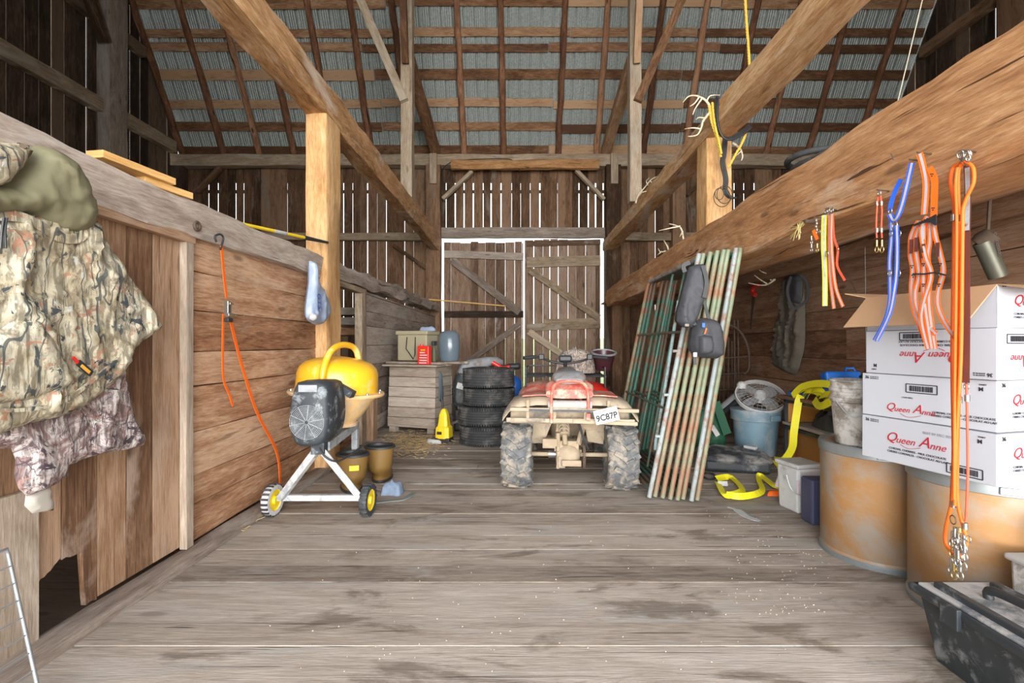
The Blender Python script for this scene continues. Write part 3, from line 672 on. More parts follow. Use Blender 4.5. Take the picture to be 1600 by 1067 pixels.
m = MB(); puff(m, poly([(40, 772), (92, 748), (78, 760), (84, 797), (50, 802), (38, 790)], XJ-.06), yz(XJ-.06), (1, 0, 0), .02, .01, .02, .015)
m.build('beige_lining', M['beige'], tr, smooth=80)
jk = thing('hunting_jacket', 'leafy camouflage hunting jacket with olive-lined hood hung on the wall', 'jacket', PX(60, 230, XJ))
pb = [(-90, 320), (0, 330), (60, 325), (110, 335), (140, 345), (150, 365), (170, 400), (203, 450), (243, 508), (240, 517), (205, 538), (186, 566), (170, 595), (130, 632), (90, 652), (40, 662), (-90, 672)]
m = MB(); puff(m, smoothpoly(poly(pb, XJ), 2), yz(XJ), (1, 0, 0), .075, .03, .08, .018, jf(0, .02, 0)); m.build('jacket_body', M['camo'], jk, smooth=80)
m = MB(); puff(m, poly([(-60, 560), (20, 500), (55, 495), (85, 540), (115, 592), (115, 600), (60, 622), (-60, 640)], XJ+.07), yz(XJ+.07), (1, 0, 0), .035, .01, .04, .02, jf(0, .008, 3, 20)); m.build('pocket_flap', M['camo'], jk, smooth=80)
m = MB(); puff(m, smoothpoly(poly([(-90, 265), (0, 288), (46, 232), (72, 230), (108, 255), (128, 298), (138, 325), (136, 350), (118, 366), (80, 362), (45, 338), (0, 336), (-90, 345)], XJ+.03), 2), yz(XJ+.03), (1, 0, 0), .09, .03, .09, .013, jf(0, .013, 5, 17)); m.build('hood_lining', M['olive'], jk, smooth=80)
m = MB(); m.strap(spline([PX(x, y, XJ+.07) for x, y in ((-40, 338), (20, 337), (60, 352), (90, 370), (120, 372), (138, 352), (140, 318))], 5), .035, .012, (1, 0, 0)); m.build('hood_hem', M['camo'], jk, smooth=60)
m = MB(); puff(m, smoothpoly(poly([(-90, 205), (0, 222), (40, 226), (46, 232), (30, 256), (0, 292), (-90, 300)], XJ+.06), 2), yz(XJ+.06), (1, 0, 0), .06, .03, .05, .02, jf(0, .01, 7)); m.build('hood_shell', M['camo'], jk, smooth=80)
m = MB(); m.strap(spline([PX(x, y, XJ+.085) for x, y in ((-40, 640), (40, 640), (100, 626), (150, 590), (185, 560))], 4), .012, .01, (1, 0, 0)); m.build('hem_seam', M['camo'], jk)
for dx in (0, 5):
    m = MB(); m.tube(spline([PX(x, y, XJ+.10) for x, y in ((6+dx, 340), (3+dx, 360), (1+dx*1.6, 388))], 4), .0035, 6); m.build('drawcord', M['black'], jk)
m = MB(); m.strap([PX(122, 566, XJ+.085), PX(143, 584, XJ+.085)], .022, .006, (1, 0, 0)); t_ = m.build('label_tag', M['ink'], jk)
m = MB(); m.strap([PX(127, 571, XJ+.089), PX(140, 582, XJ+.089)], .011, .004, (1, 0, 0)); m.build('tag_print', plain('tag_orange', (.8, .4, .05)), t_)
m = MB(); m.strap([PX(114, 558, XJ+.085), PX(122, 567, XJ+.085)], .01, .006, (1, 0, 0)); m.build('zip_pull', M['red'], jk)
m = MB(); m.tube([PX(30, 226, -1.86), PX(36, 228, -1.60)], .008, 8); tag(m.build('coat_peg', M['rust']), 'iron peg holding up the leafy camouflage jacket', 'peg')
# wire panel bottom left
g = thing('wire_grid', 'galvanised wire grid panel leaning below the camouflage jacket', 'wire panel', (-1.6, 1.2, 0))
p0 = V((-1.72, 1.66, .40)); p0 = PX(10, 858, -1.72); p1 = PX(57, 1066, -1.60); d = p1-p0; p1 = p0+d*(p0.z-.005)/(p0.z-p1.z)
bk0 = p0+V((-.02, -.9, 0)); bk1 = p1+V((0, -.9, 0))
m = MB(); m.tube([bk0, p0+V((0, -.03, 0)), p0, p0+V((0, .005, -.02)), p1], .006, 8); m.build('border_wire', M['galv'], g, smooth=60)
for i in range(1, 9):
    t = i/9; m = MB(); m.tube([p0+(p1-p0)*t, bk0+(bk1-bk0)*t], .0025, 6); m.build('cross_wire', M['galv'], g)
for i in range(1, 8):
    t = i/8; m = MB(); m.tube([p0+(bk0-p0)*t, p1+(bk1-p1)*t], .0025, 6); m.build('upright_wire', M['galv'], g)
# lumber on the plate
for a, b_, lab in (((147, 263), (246, 291), 'topmost of the two new yellow boards lying on the grey plate'), ((215, 290), (275, 303), 'lower new yellow board, sticking out further along the grey plate')):
    pa, pb_ = PX(a[0], a[1]+4, -1.96), PX(b_[0], b_[1]+4, -1.96); z = 2.08 if 'topmost' in lab else 2.045
    pa.z = pb_.z = z; pb_.x = -1.90; m = MB(); m.bar(pa, pb_, .095, .036); tag(m.build('lumber_board', M['lumber'], bevel=.003), lab, 'board')
# ring + hook on plate
p = PX(308, 353, -1.835); m = MB(); m.tube([p+V((0, math.cos(a)*.022, math.sin(a)*.022)) for a in [i*PI/8 for i in range(16)]], .009, 8, close=True); tag(m.build('iron_ring', M['rust'], smooth=60), 'small rusty iron ring fixed on the grey plate', 'ring')
# yellow pole
g = thing('yellow_pole', 'yellow telescopic pole with black grip lying along the grey plate', 'pole', PX(355, 345, -1.83))
a, b_, c = PX(330, 339, -1.80), P(478, 373, 4.1), P(512, 378, 4.35)
a = V((-1.86, 2.95, 2.04)); b_ = P(475, 371, 4.15); c = P(512, 379, 4.45)
a = P(355, 345, 3.25)
m = MB(); m.tube([a, b_], .0135, 12); m.build('tube', M['yelpl'], g, smooth=60)
m = MB(); m.tube([b_, b_+(c-b_)*.35, c], [.02, .017, .012], 12); m.build('grip', M['black'], g, smooth=60)
m = MB(); m.tube([a+(b_-a)*.55, a+(b_-a)*.72], .0145, 12); m.build('sticker', M['white'], g, smooth=60)
# ratchet strap
g = thing('ratchet_strap', 'orange ratchet strap hanging by a black hook on the red-brown planks', 'strap', PX(343, 372, -1.84))
Xs = -1.815
m = MB(); m.tube(spline([PX(x, y, Xs) for x, y in ((338, 378), (336, 369), (344, 366), (349, 372), (346, 384), (344, 390))], 4), .006, 8); m.build('hook', M['black'], g, smooth=60)
def stp(pts, w_, name='webbing', mt='orange', par=None, X=Xs, n=5, th=.004):
    m = MB(); m.strap(spline([PX(x, y, X) for x, y in pts], n), w_, th, (1, 0, 0)); return m.build(name, M[mt], par)
stp(((346, 384), (350, 430), (354, 465)), .022, par=g)
stp(((349, 490), (348, 560), (350, 595), (358, 615), (364, 634)), .018, par=g)
stp(((360, 500), (375, 560), (400, 640), (428, 695), (436, 725), (438, 762)), .026, par=g)
m = MB(); a = PX(356, 482, Xs+.015); m.box(a, (.025, .035, .09)); m.tube([a+V((.01, -.028, -.04)), a+V((.01, .028, -.04))], .014, 10); m.tube([a+V((.02, -.02, .03)), a+V((.02, .02, .03))], .008, 8); m.build('ratchet_buckle', M['steel'], g, bevel=.002)
m = MB(); m.box(PX(357, 500, Xs+.02), (.03, .05, .025)); m.build('ratchet_handle', M['black'], g, bevel=.004)
# plastic bag
bp = poly([(483, 408), (488, 410), (494, 440), (506, 462), (511, 490), (500, 507), (487, 505), (478, 495), (479, 470), (483, 440)], -1.76)
g = thing('plastic_bag', 'thin blue-white carrier bag hanging beside the honey-coloured post', 'bag', PX(485, 410, -1.80))
m = MB(); puff(m, smoothpoly(bp, 2), yz(-1.76), (1, -.35, 0), .07, .04, .07, .02, jf(0, .012, 2, 40)); m.build('bag_body', M['bagpl'], g, smooth=80)
m = MB(); m.lathe([(0, -.035), (.03, -.02), (.035, 0), (.03, .02), (0, .035)], PX(489, 495, -1.71), 14); m.build('bag_contents', M['white'], g, smooth=60)
wtext('GTS', .075, PX(499, 470, -1.665), (0, .1, -1), (.1, 1, .1), M['bluink'], g, shear=.2)
# thin pole from partition to door
m = MB(); m.tube([P(650, 466, 10.6), P(790, 478, 10.75)], .018, 8); tag(m.build('thin_pole', M['lumber'], smooth=60), 'thin pale pole propped level between the grey plate and the barn door', 'pole')
# black cable over header
m = MB(); m.tube(spline([P(x, y, 10.98) for x, y in ((688, 330), (689, 275), (700, 256), (725, 250), (790, 248), (806, 256), (812, 268), (811, 285))], 5), .008, 6); tag(m.build('black_cable', M['black'], smooth=60), 'black cable looping over the orange log above the doors', 'cable')

# ================================================================ CEMENT MIXER
g = thing('cement_mixer', 'yellow electric cement mixer on a white cement-splashed wheeled stand', 'cement mixer', (-1.4, 3.6, 0))
Dc = V((-1.415, 3.75, .825)); Rt = RY(3.5)
m = MB(); m.lathe([(.0, .285), (.06, .28), (.16, .265), (.245, .235), (.285, .195), (.30, .15), (.305, .02), (.30, .0), (.285, .0)][::-1], Dc, 48, Rt); m.build('drum_top', M['yellow'], g, smooth=50)
m = MB(); m.lathe([(.165, -.25), (.17, -.225), (.155, -.22), (.20, -.17), (.27, -.06), (.30, -.02), (.302, 0)], Dc, 48, Rt); m.build('drum_bowl', M['yellowd'], g, smooth=50)
m = MB(); m.lathe([(.30, -.012), (.352, -.012), (.358, 0), (.352, .012), (.30, .016), (.30, -.012)], Dc, 48, Rt)
rim = m.build('rim_flange', M['yellowd'], g, smooth=50)
for k in range(12):
    a = 2*PI*k/12; m = MB(); m.lathe([(.009, 0), (.009, .012), (.004, .016)], Dc+Rt@V((.33*math.cos(a), .33*math.sin(a), .012)), 8); m.build('bolt', M['steel'], rim)
hp = [p_+V((-.02, 0, .02)) for p_ in spline([V((-1.38, 3.42, .80)), V((-1.38, 3.42, .92)), V((-1.37, 3.44, 1.03)), V((-1.355, 3.52, 1.13)), V((-1.33, 3.65, 1.175)), V((-1.30, 3.80, 1.165)), V((-1.28, 3.86, 1.12)), V((-1.27, 3.87, 1.05))], 5)]
m = MB(); m.tube(hp, .024, 12); m.build('tilt_handle', M['yellow'], g, smooth=60)
# motor housing
fr = [(463, 598), (505, 600), (512, 640), (510, 672), (500, 694), (470, 698), (456, 686), (451, 652), (455, 618)]
q = [P(x, y, 3.08) for x, y in fr]; c0 = sum(q, V((0, 0, 0)))/len(q); q = [V((p.x, p.y, p.z)) for p in spline(q+[q[0]], 4)[:-1]]
m = MB(); nq = len(q); vs_ = []
for (yy, sc_) in ((3.075, .86), (3.085, .95), (3.10, 1.0), (3.24, 1.03), (3.26, 1.0), (3.40, .98), (3.41, .8)): vs_ += [V((c0.x+(p.x-c0.x)*sc_, yy, c0.z+(p.z-c0.z)*sc_)) for p in q]
fs = []
for k in range(6):
    for i in range(nq): j = (i+1) % nq; fs.append((k*nq+i, k*nq+j, (k+1)*nq+j, (k+1)*nq+i))
fs.append(tuple(range(nq))[::-1]); fs.append(tuple(6*nq+i for i in range(nq))); m.raw(vs_, fs)
hs = m.build('motor_housing', M['mixdark'], g, smooth=50)
bm = bmesh.new(); bm.from_mesh(hs.data); bmesh.ops.recalc_face_normals(bm, faces=bm.faces); bm.to_mesh(hs.data); bm.free()
fc = P(479, 660, 3.07)
m = MB()
for k in range(11):
    r = .014+.0095*k; m.tube([fc+V((math.cos(a)*r, 0, math.sin(a)*r)) for a in [i*PI/18 for i in range(36)]], .0016, 5, close=True)
for k in range(10):
    a = k*PI/5+.2; m.tube([fc+V((math.cos(a)*.012, -.002, math.sin(a)*.012)), fc+V((math.cos(a)*.112, -.002, math.sin(a)*.112))], .0022, 5)
m.build('fan_grille', M['cement'], hs)
m = MB(); m.box(P(481, 607, 3.07), (.12, .008, .045)); m.build('switch_plate', M['cement'], hs, bevel=.002)
m = MB(); m.bar(P(531, 605, 3.42), P(552, 617, 3.40), .06, .05, up=(0, 0, 1)); m.build('pivot_bracket', M['mixdark'], g, bevel=.004)
ap = P(499, 704, 3.25)
L0, R0 = V((-1.66, 3.35, .125)), V((-1.10, 3.35, .125))
for a, b_ in ((ap+V((-.02, 0, 0)), L0), (ap+V((.02, 0, 0)), R0)):
    m = MB(); m.bar(a, b_, .045, .045); m.build('front_leg', M['whitepaint'], g, bevel=.004)
m = MB(); m.bar(L0+V((-.03, .02, 0)), R0+V((.03, .02, 0)), .04, .04); m.build('cross_bar', M['whitepaint'], g, bevel=.004)
m = MB(); m.box(ap+V((0, 0, .03)), (.09, .07, .1)); m.build('motor_mount', M['mixdark'], g, bevel=.005)
m = MB(); m.bar(ap+V((.03, .04, .02)), V((-1.36, 4.02, .53)), .05, .06); m.build('main_beam', M['cement'], g, bevel=.004)
m = MB(); m.bar(V((-1.36, 4.0, .55)), V((-1.38, 4.06, .0)), .05, .05, up=(0, 1, 0)); m.build('rear_leg', M['cement'], g, bevel=.004)
m = MB(); m.tube(spline([ap+V((0, -.01, .06)), ap+V((.05, -.05, -.02)), ap+V((.13, 0, -.07)), ap+V((.2, .25, -.03))], 5), .007, 7); m.build('power_cord', M['black'], g, smooth=60)
for c in (V((-1.725, 3.37, .108)), V((-1.055, 3.37, .108))):
    sgn = 1 if c.x > -1.4 else -1; MR = RZ(-4 if sgn < 0 else -4) @ Matrix.Rotation(PI/2, 3, 'Y')
    m = MB(); m.lathe([(.075, -.024), (.104, -.024), (.108, -.012), (.108, .012), (.104, .024), (.075, .024), (.075, -.024)], c, 30, MR)
    wh = m.build('wheel', M['whitepaint'] if sgn < 0 else M['mixdark'], g, smooth=40)
    m = MB(); m.lathe([(.0, -.03), (.025, -.03), (.03, -.014), (.07, -.014), (.077, -.02), (.077, .02), (.07, .014), (.03, .014), (.025, .03), (0, .03)], c, 24, MR); m.build('hub', M['yelpl'], wh, smooth=40)
    m = MB()
    for k in range(20):
        a = k*PI/10; R_ = MR @ Matrix.Rotation(a, 3, 'Z'); m.box(c+R_@V((.108, 0, 0)), (.01, .014, .05), R_)
    m.build('tread_block', M['rubber'], wh)
# boots
def boot(name, x, y, rot, lab, sc_=1.0, grp=None):
    g = thing(name, lab, 'boot', (0, 0, 0)); R_ = RZ(rot); m = MB(); secs = []
    prof = [(-.0, 0, .05, .125), (.03, .0, .052, .135), (.07, .0, .05, .13), (.11, -.03, .060, .10), (.16, -.055, .066, .078), (.24, -.06, .070, .076), (.31, -.06, .075, .078), (.335, -.06, .077, .08)]
    n = 20; vs_ = []; fs = []
    for (z, dy, rx, ry) in prof:
        for i in range(n):
            a = 2*PI*i/n; vs_.append(R_@V((rx*math.cos(a), dy+ry*math.sin(a)+(.05 if z < .09 else 0), z+.012))*1)
    for k in range(len(prof)-1):
        for i in range(n): j = (i+1) % n; fs.append((k*n+i, k*n+j, (k+1)*n+j, (k+1)*n+i))
    m.raw(vs_, fs); m.build('shaft', M['canvas'], g, smooth=60); g.scale = (1.62, 1.3, .88)
    m = MB(); m.lathe([(1, 0), (1.08, .005), (1.08, .02), (1, .026), (.9, .022), (.82, -.05), (0, -.08)], R_@V((0, -.06, .345)), 20, R_@Matrix.Diagonal((.077, .08, 1))); m.build('cuff', M['black'], g, smooth=50)
    m = MB(); m.lathe([(0, 0), (1, 0), (1.04, .012), (1, .024), (0, .024)], R_@V((0, .05, 0)), 20, R_@Matrix.Diagonal((.054, .138, 1))); m.build('sole', M['black'], g, smooth=40)
    g.location = (x, y, 0); return g
b1 = boot('rubber_boot', -1.37, 3.95, 20, 'brown rubber boot with a yellow label, nearer of the pair under the mixer')
b2 = boot('rubber_boot', -1.215, 4.25, 5, 'brown rubber boot further back in the pair under the mixer')
m = MB(); m.box((0, 0, 0), (.045, .006, .045), RZ(19)); lb = m.build('boot_label', M['yelpl'], smooth=False, origin=(0, 0, 0)); lb.parent = b1; lb.location = (.05, -.142, .26)
# glove + webbing beside the boots
m = MB(); puff(m, smoothpoly([(-.07, -.06), (0, -.05), (.07, -.07), (.09, 0), (.08, .07), (.02, .05), (-.03, .08), (-.08, .03)], 3), lambda u, v: V((-1.02+u, 3.86+v, .0)), (0, 0, 1), .10, 0, .06, .012, jf(0, .012, 3, 50)); tag(m.build('work_glove', plain('blue_grey_knit', (.17, .22, .30), .9, 0, .3, 30), smooth=70), 'crumpled blue-grey work glove beside the brown boots', 'glove')
m = MB(); m.strap(spline([V((-1.12, 3.62, .004)), V((-1.0, 3.66, .006)), V((-.9, 3.70, .004)), V((-.86, 3.78, .006)), V((-.84, 3.86, .004))], 4), .045, .006, (0, 0, 1)); tag(m.build('grey_webbing', plain('grey_green_webbing', (.18, .20, .18), .9)), 'grey-green webbing strap lying on the floor by the mixer wheel', 'strap')

# ================================================================ WOODEN BIN AND WHAT STANDS ON IT
B0 = V((-1.11, 6.38, 0)); ux = V((-.69, .23, 0)).normalized(); vy = V((.23, .69, 0)).normalized(); RB = Matrix((-ux, vy, V((0, 0, 1)))).transposed()
def bl(u, v, z): return B0+ux*u+vy*v+V((0, 0, z))
g = thing('wooden_bin', 'grey plank bin standing on blocks in front of the far partition', 'bin', B0)
for k in range(6):
    z = .075+k*.137; wd = .73-.004*k; 
    for vq, nm in ((.012+.003*k, 'front_board'), (.50, 'back_board')): m = MB(); m.box(bl(wd/2, vq, z+.066), (wd, .024, .131), RB); m.build(nm, M['crate'], g, bevel=.003)
    
    for uq in (.012, wd-.012): m = MB(); m.box(bl(uq, .256, z+.066), (.022, .46, .131), RB); m.build('side_board', M['crate'], g, bevel=.003)
for (u, v) in ((.07, .05), (.66, .05), (.07, .46), (.66, .46)): m = MB(); m.box(bl(u, v, .037), (.1, .08, .074), RB); m.build('block_foot', M['crate'], g)
for k, (v, wd) in enumerate(((-.02, .14), (.13, .14), (.28, .14), (.43, .14), (.56, .1))): m = MB(); m.box(bl(.345, v, .915), (.83, wd-.004, .024), RB); m.build('lid_board', M['crate'], g, bevel=.003)
for i, (u0, v0, u1, v1) in enumerate(((.85, .22, -.12, .02), (.7, .42, -.25, .30), (.6, .55, -.3, .46))):
    m = MB(); m.bar(bl(u0, v0, .945+i*.0), bl(u1, v1, .948), .13, .03, 4, .003); tag(m.build('loose_board', M['crate'], smooth=50), ['loose grey board lying on the bin lid in front', 'loose grey board lying mid-way back on the bin lid', 'loose grey board lying at the back of the bin lid'][i], 'board')
m = MB(); puff(m, smoothpoly([(.03, .03), (.10, 0), (.17, .02), (.16, .2), (.13, .38), (.06, .40), (.05, .2)], 2), lambda u, v: bl(-.006, .05+u, .42+v), -ux, .02, .0, .04, .02, jf(0, .006, 2, 60)); tag(m.build('dark_rag', plain('slate_cloth', (.09, .13, .15), .8), smooth=70), 'slate rag draped down the side of the wooden bin', 'rag')
# tote
g = thing('storage_tote', 'khaki lidded tote with a black wire handle on the wooden bin', 'tote', bl(.40, .30, .965))
m = MB(); m.box(bl(.42, .28, .965+.19), (.46, .32, .36), RB); m.build('tote_body', M['khaki'], g, bevel=.015)
m = MB(); m.box(bl(.42, .28, .965+.395), (.50, .36, .055), RB); m.build('tote_lid', M['khaki'], g, bevel=.012)
m = MB(); m.tube([bl(.49, .11, 1.30), bl(.50, .10, 1.14), bl(.38, .09, 1.0), bl(.36, .10, 1.06), bl(.36, .11, 1.30)], .007, 6); m.build('wire_handle', M['black'], g, smooth=60)
m = MB(); puff(m, smoothpoly([(-.1, -.04), (.1, -.05), (.13, .03), (0, .06), (-.12, .03)], 2), lambda u, v: bl(.26+u, .28+v, 1.388), (0, 0, 1), .06, 0, .05, .02, jf(0, .01, 1, 50)); tag(m.build('clear_bag', M['bagpl'], smooth=70), 'crumpled clear bag on the khaki tote lid', 'bag')
m = MB(); m.lathe([(.0, 0), (.13, 0), (.15, .05), (.165, .25), (.15, .37), (.1, .42), (0, .43)], bl(.0, .42, .965), 24, None, sx=.95, sy=.8); tag(m.build('smoky_bin', M['clearpl'], smooth=50), 'smoky blue-grey plastic bin behind the khaki tote', 'bin')
g = thing('spray_bottle', 'small black-headed bottle between the khaki tote and red can', 'bottle', bl(.10, .16, .965))
m = MB(); m.lathe([(.0, 0), (.035, 0), (.037, .13), (.02, .19), (.014, .22)], bl(.10, .16, .965), 16); m.build('bottle_body', plain('olive_glass', (.08, .10, .05)), g, smooth=50)
m = MB(); m.box(bl(.09, .15, .965+.25), (.035, .1, .06), RB); m.build('spray_head', M['black'], g, bevel=.008)
g = thing('red_can', 'red rectangular fuel can with lettering at the bin edge', 'can', bl(.115, .0, .93))
m = MB(); m.box(bl(.135, -.035, .93+.125), (.17, .09, .25), RB); m.build('can_body', M['red'], g, bevel=.012)
m = MB(); m.lathe([(.02, 0), (.02, .02), (0, .022)], bl(.18, -.035, 1.18), 12); m.build('can_cap', M['red'], g)
for i, (s, z) in enumerate((('SUPER', 1.13), ('KLEEN', 1.095), ('1030', 1.055), ('FUEL', 1.01), ('OIL', .972))):
    pass
for i in range(6):
    m = MB(); m.box(bl(.135+random.uniform(-.01, .01), -.0815, .955+i*.034), (random.uniform(.06, .12), .002, .014), RB); m.build('can_lettering', M['white'] if i < 5 else M['yelpl'], g)
# yellow tool on floor
p = V((-.72, 5.98, 0)); p = PZ(694, 690, 0); g = thing('power_tool', 'yellow and black jug-shaped power tool upright on the floor by the bin', 'power tool', p)
RT = RZ(-12)
m = MB(); vs_ = []
prof = [(.02, .085, .07), (.06, .09, .075), (.18, .085, .07), (.20, .065, .06), (.28, .055, .05), (.34, .05, .045), (.40, .025, .03), (.41, .02, .02)]
k = MB(); k.lathe([(1, 0), (1, 0)], p, 4) if 0 else None
for (z, a, b_) in prof: vs_ += [p+RT@V((sx*a, sy*b_, z)) for sx, sy in ((-1, -1), (-.4, -1.15), (.4, -1.15), (1, -1), (1, 1), (-1, 1))]
fs = [(k*6+i, k*6+(i+1) % 6, (k+1)*6+(i+1) % 6, (k+1)*6+i) for k in range(len(prof)-1) for i in range(6)]+[tuple(range(6))[::-1], tuple(42+i for i in range(6))]
m = MB(); m.raw(vs_, fs); m.build('tool_body', M['yelpl'], g, bevel=.01)
m = MB(); m.box(p+RT@V((0, 0, .03)), (.19, .17, .06), RT); m.build('tool_base', M['black'], g, bevel=.012)
m = MB(); m.tube([p+V((-.02, 0, .36)), p+V((-.02, .02, .46)), p+V((-.04, .03, .54))], .014, 8); m.build('nozzle', M['black'], g, smooth=60)
m = MB(); m.box(p+RT@V((-.03, -.088, .12)), (.06, .006, .035), RT); m.build('decal', M['ink'], g)
p2 = PZ(676, 692, 0); m = MB(); puff(m, smoothpoly([(-.09, .06), (-.07, -.01), (0, -.05), (.1, -.06), (.11, -.03), (.0, .01), (-.04, .07)], 2), lambda u, v: V((p2.x+u, p2.y+v, .0)), (0, 0, 1), .05, 0, .03, .012); tag(m.build('white_scoop', M['white'], smooth=70), 'small white curled plastic piece on the straw beside the yellow tool', 'scoop')
# straw
m = MB()
for i in range(900):
    a = random.gauss(0, 1); b_ = random.gauss(0, 1); x, y = 645+a*24, 690+b_*10
    if i % 9 == 0: x, y = random.uniform(300, 420), random.uniform(0, 1); y = 538+ (x-810)*-.655+random.uniform(-4, 12)
    if y < 560 or y > 1060: continue
    c = PZ(x, y, .004); 
    if c.x < -1.76: continue
    th = random.uniform(0, PI); L = random.uniform(.02, .06); d = V((math.cos(th), math.sin(th), random.uniform(-.1, .2)))*L; c.z = random.uniform(.004, .02)
    m.tube([c-d/2, c+d/2], .0026, 3, False)
tag(m.build('straw', M['straw'], origin=(-1.3, 6.2, 0)), 'scattered straw on the floor before the wooden bin', 'straw', kind='stuff')
# ================================================================ TYRES
def tyre(c, R, Wd, lab, seed):
    g = thing('car_tyre', lab, 'tyre', c, 'four worn car tyres in the stack'); prof = []
    hw = Wd/2; ri = R*.62
    pr = [(ri, .02), (ri+.01, .012), (R*.75, .0), (R*.93, .012), (R, .035)]
    z = .035; 
    for k in range(5):
        a = .04+k*(Wd-.08)/5; b_ = .04+(k+1)*(Wd-.08)/5-.008
        pr += [(R, a), (R, b_), (R-.008, b_+.001), (R-.008, b_+.007)]
    pr += [(R, Wd-.035), (R*.93, Wd-.012), (R*.75, Wd), (ri+.01, Wd-.012), (ri, Wd-.02), (ri+.03, Wd*.6), (R-.03, Wd*.5), (ri+.03, Wd*.4), (ri, .02)]
    m = MB(); m.lathe(pr, c, 56); m.build('tyre_body', M['rubber'], g, smooth=35)
    for zq in (.026, Wd-.026):
        m = MB()
        for k in range(72): Q = RZ(k*5); m.box(V(c)+Q@V((R-.002, 0, zq)), (.012, .012, .03), Q)
        m.build('tread_ring', M['rubber'], g)
    return g
cx, cy = (760-CX)*5.85/F, 5.88
for i, (z, dx, R, Wd, lab) in enumerate(((0, -.0, .33, .235, 'bottommost worn car tyre of the stack of four'), (.238, -.01, .34, .225, 'second car tyre up in the stack of four'), (.466, .03, .315, .215, 'third car tyre up in the stack of four'), (.684, .025, .315, .235, 'topmost car tyre of the stack of four'))):
    tyre((cx+dx, cy, z), R, Wd, lab, i)
# child seat behind the tyres
g = thing('padded_seat', 'black padded seat shell with grey foam leaning behind the tyre stack', 'seat', (-.78, 6.7, 0))
m = MB(); puff(m, smoothpoly([(-.15, .30), (.2, .30), (.22, .62), (.18, .88), (.02, .92), (-.14, .78), (-.18, .55)], 2), lambda u, v: V((-.75+u, 6.75+.1*v, v)), (-.2, -1, .1), .12, .1, .1, .03, jf(0, .012, 4)); m.build('shell', M['dustblack'], g, smooth=60)
m = MB(); puff(m, smoothpoly([(-.16, .72), (.12, .76), (.5, .9), (.42, 1.02), (.12, 1.0), (-.10, .93)], 2), lambda u, v: V((-.72+u, 6.72+.1*v, v)), (-.2, -1, .2), .1, .08, .1, .03, jf(0, .02, 9, 40)); m.build('grey_foam', M['greypl'], g, smooth=60)
m = MB(); m.bar(P(697, 666, 6.4), P(728, 652, 6.35), .03, .03); m.build('rail', M['steel'], g)
m = MB(); m.box(P(719, 603, 6.45), (.09, .01, .08), RY(15)); m.build('white_label', M['white'], g)
m = MB(); m.box((-.72, 6.72, .15), (.34, .25, .3)); m.build('seat_base', M['black'], g, bevel=.03)
g = thing('ride_on_seat', 'red and black curved saddle resting behind the topmost tyre', 'saddle', (-.15, 6.5, .0))
m = MB(); m.tube(spline([P(x, y, 6.5) for x, y in ((745, 578), (768, 574), (795, 573), (813, 572))], 5), [.02]*5+[.03]*5+[.045]*5+[.03], 10); m.build('black_saddle', M['black'], g, smooth=60)
m = MB(); m.tube(spline([P(x, y, 6.42) for x, y in ((769, 566), (776, 570), (785, 575), (797, 573))], 5), [.03]*15+[.02], 10); m.build('red_clip', M['red'], g, smooth=60)
m = MB(); m.tube([P(790, 578, 6.5), V((-.16, 6.56, .0))], .03, 8); m.build('saddle_post', M['black'], g, smooth=60)
m = MB(); m.lathe([(0, 0), (.07, 0), (.09, .05), (.09, .3), (.03, .36), (0, .37)], (-.08+.03, 6.35, .42), 18); k = m.build('blue_jug', M['bluegl'], smooth=50); tag(k, 'blue plastic jug showing between the tyres and the quad bike', 'jug')
m = MB(); m.box((-.03, 6.30, .21), (.22, .26, .42)); tag(m.build('wooden_crate', M['crate'], bevel=.01), 'low crate under the blue jug behind the tyre stack', 'crate')
# ================================================================ QUAD BIKE (built at the origin, rear axle at y=0, then moved)
q = thing('quad_bike', 'mud-covered red four-wheel quad bike seen from behind with rear racks', 'quad bike')
def kt(name, c, R, Wd, mt):
    MR = Matrix.Rotation(PI/2, 3, 'Y'); m = MB(); hw = Wd/2
    m.lathe([(R*.45, -hw*.8), (R*.62, -hw*.98), (R*.82, -hw), (R*.94, -hw*.86), (R*.975, -hw*.5), (R*.985, 0), (R*.975, hw*.5), (R*.94, hw*.86), (R*.82, hw), (R*.62, hw*.98), (R*.45, hw*.8), (R*.45, -hw*.8)], c, 36, MR)
    w_ = m.build(name, M[mt], q, smooth=50)
    m = MB()
    for k in range(14):
        for j, (ox, of, s1, s2) in enumerate(((-.36, 0, .30, .055), (.36, .5, .30, .055), (-.02, .25, .22, .04), (.8, .1, .2, .05), (-.8, .6, .2, .05))):
            a = 2*PI*(k+of)/14; Rr = R*(.985 if abs(ox) < .5 else .93); Q = Matrix.Rotation(a, 3, 'X'); Q2 = Q @ RY(0) @ Matrix.Rotation((.5 if ox > 0 else -.5), 3, 'Z')
            m.box(V(c)+Q@V((ox*hw, 0, Rr)), (s1*Wd*.95, .042, s2*.6), Q2)
    m.build('tread_lugs', M[mt], w_, bevel=.004)
    m = MB(); m.lathe([(R*.47, -hw*.8), (R*.44, -hw*.6), (R*.38, -hw*.3), (R*.15, -hw*.2), (R*.12, -hw*.5), (0, -hw*.5)], c, 24, MR); m.lathe([(R*.47, hw*.8), (R*.44, hw*.6), (R*.38, hw*.3), (R*.15, hw*.2), (R*.12, hw*.5), (0, hw*.5)], c, 24, MR); m.build('rim', M['mud'], w_, smooth=40)
for s in (-1, 1): kt('rear_tyre', (s*.43, 0, .272), .272, .25, 'mudrubber')
for s in (-1, 1): kt('front_tyre', (s*.40, 1.22, .27), .27, .19, 'mudrubber')
def qp(name, mt, fn, par=None, smooth=50, bevel=0):
    m = MB(); fn(m); return m.build(name, M[mt], par or q, smooth=smooth, bevel=bevel)
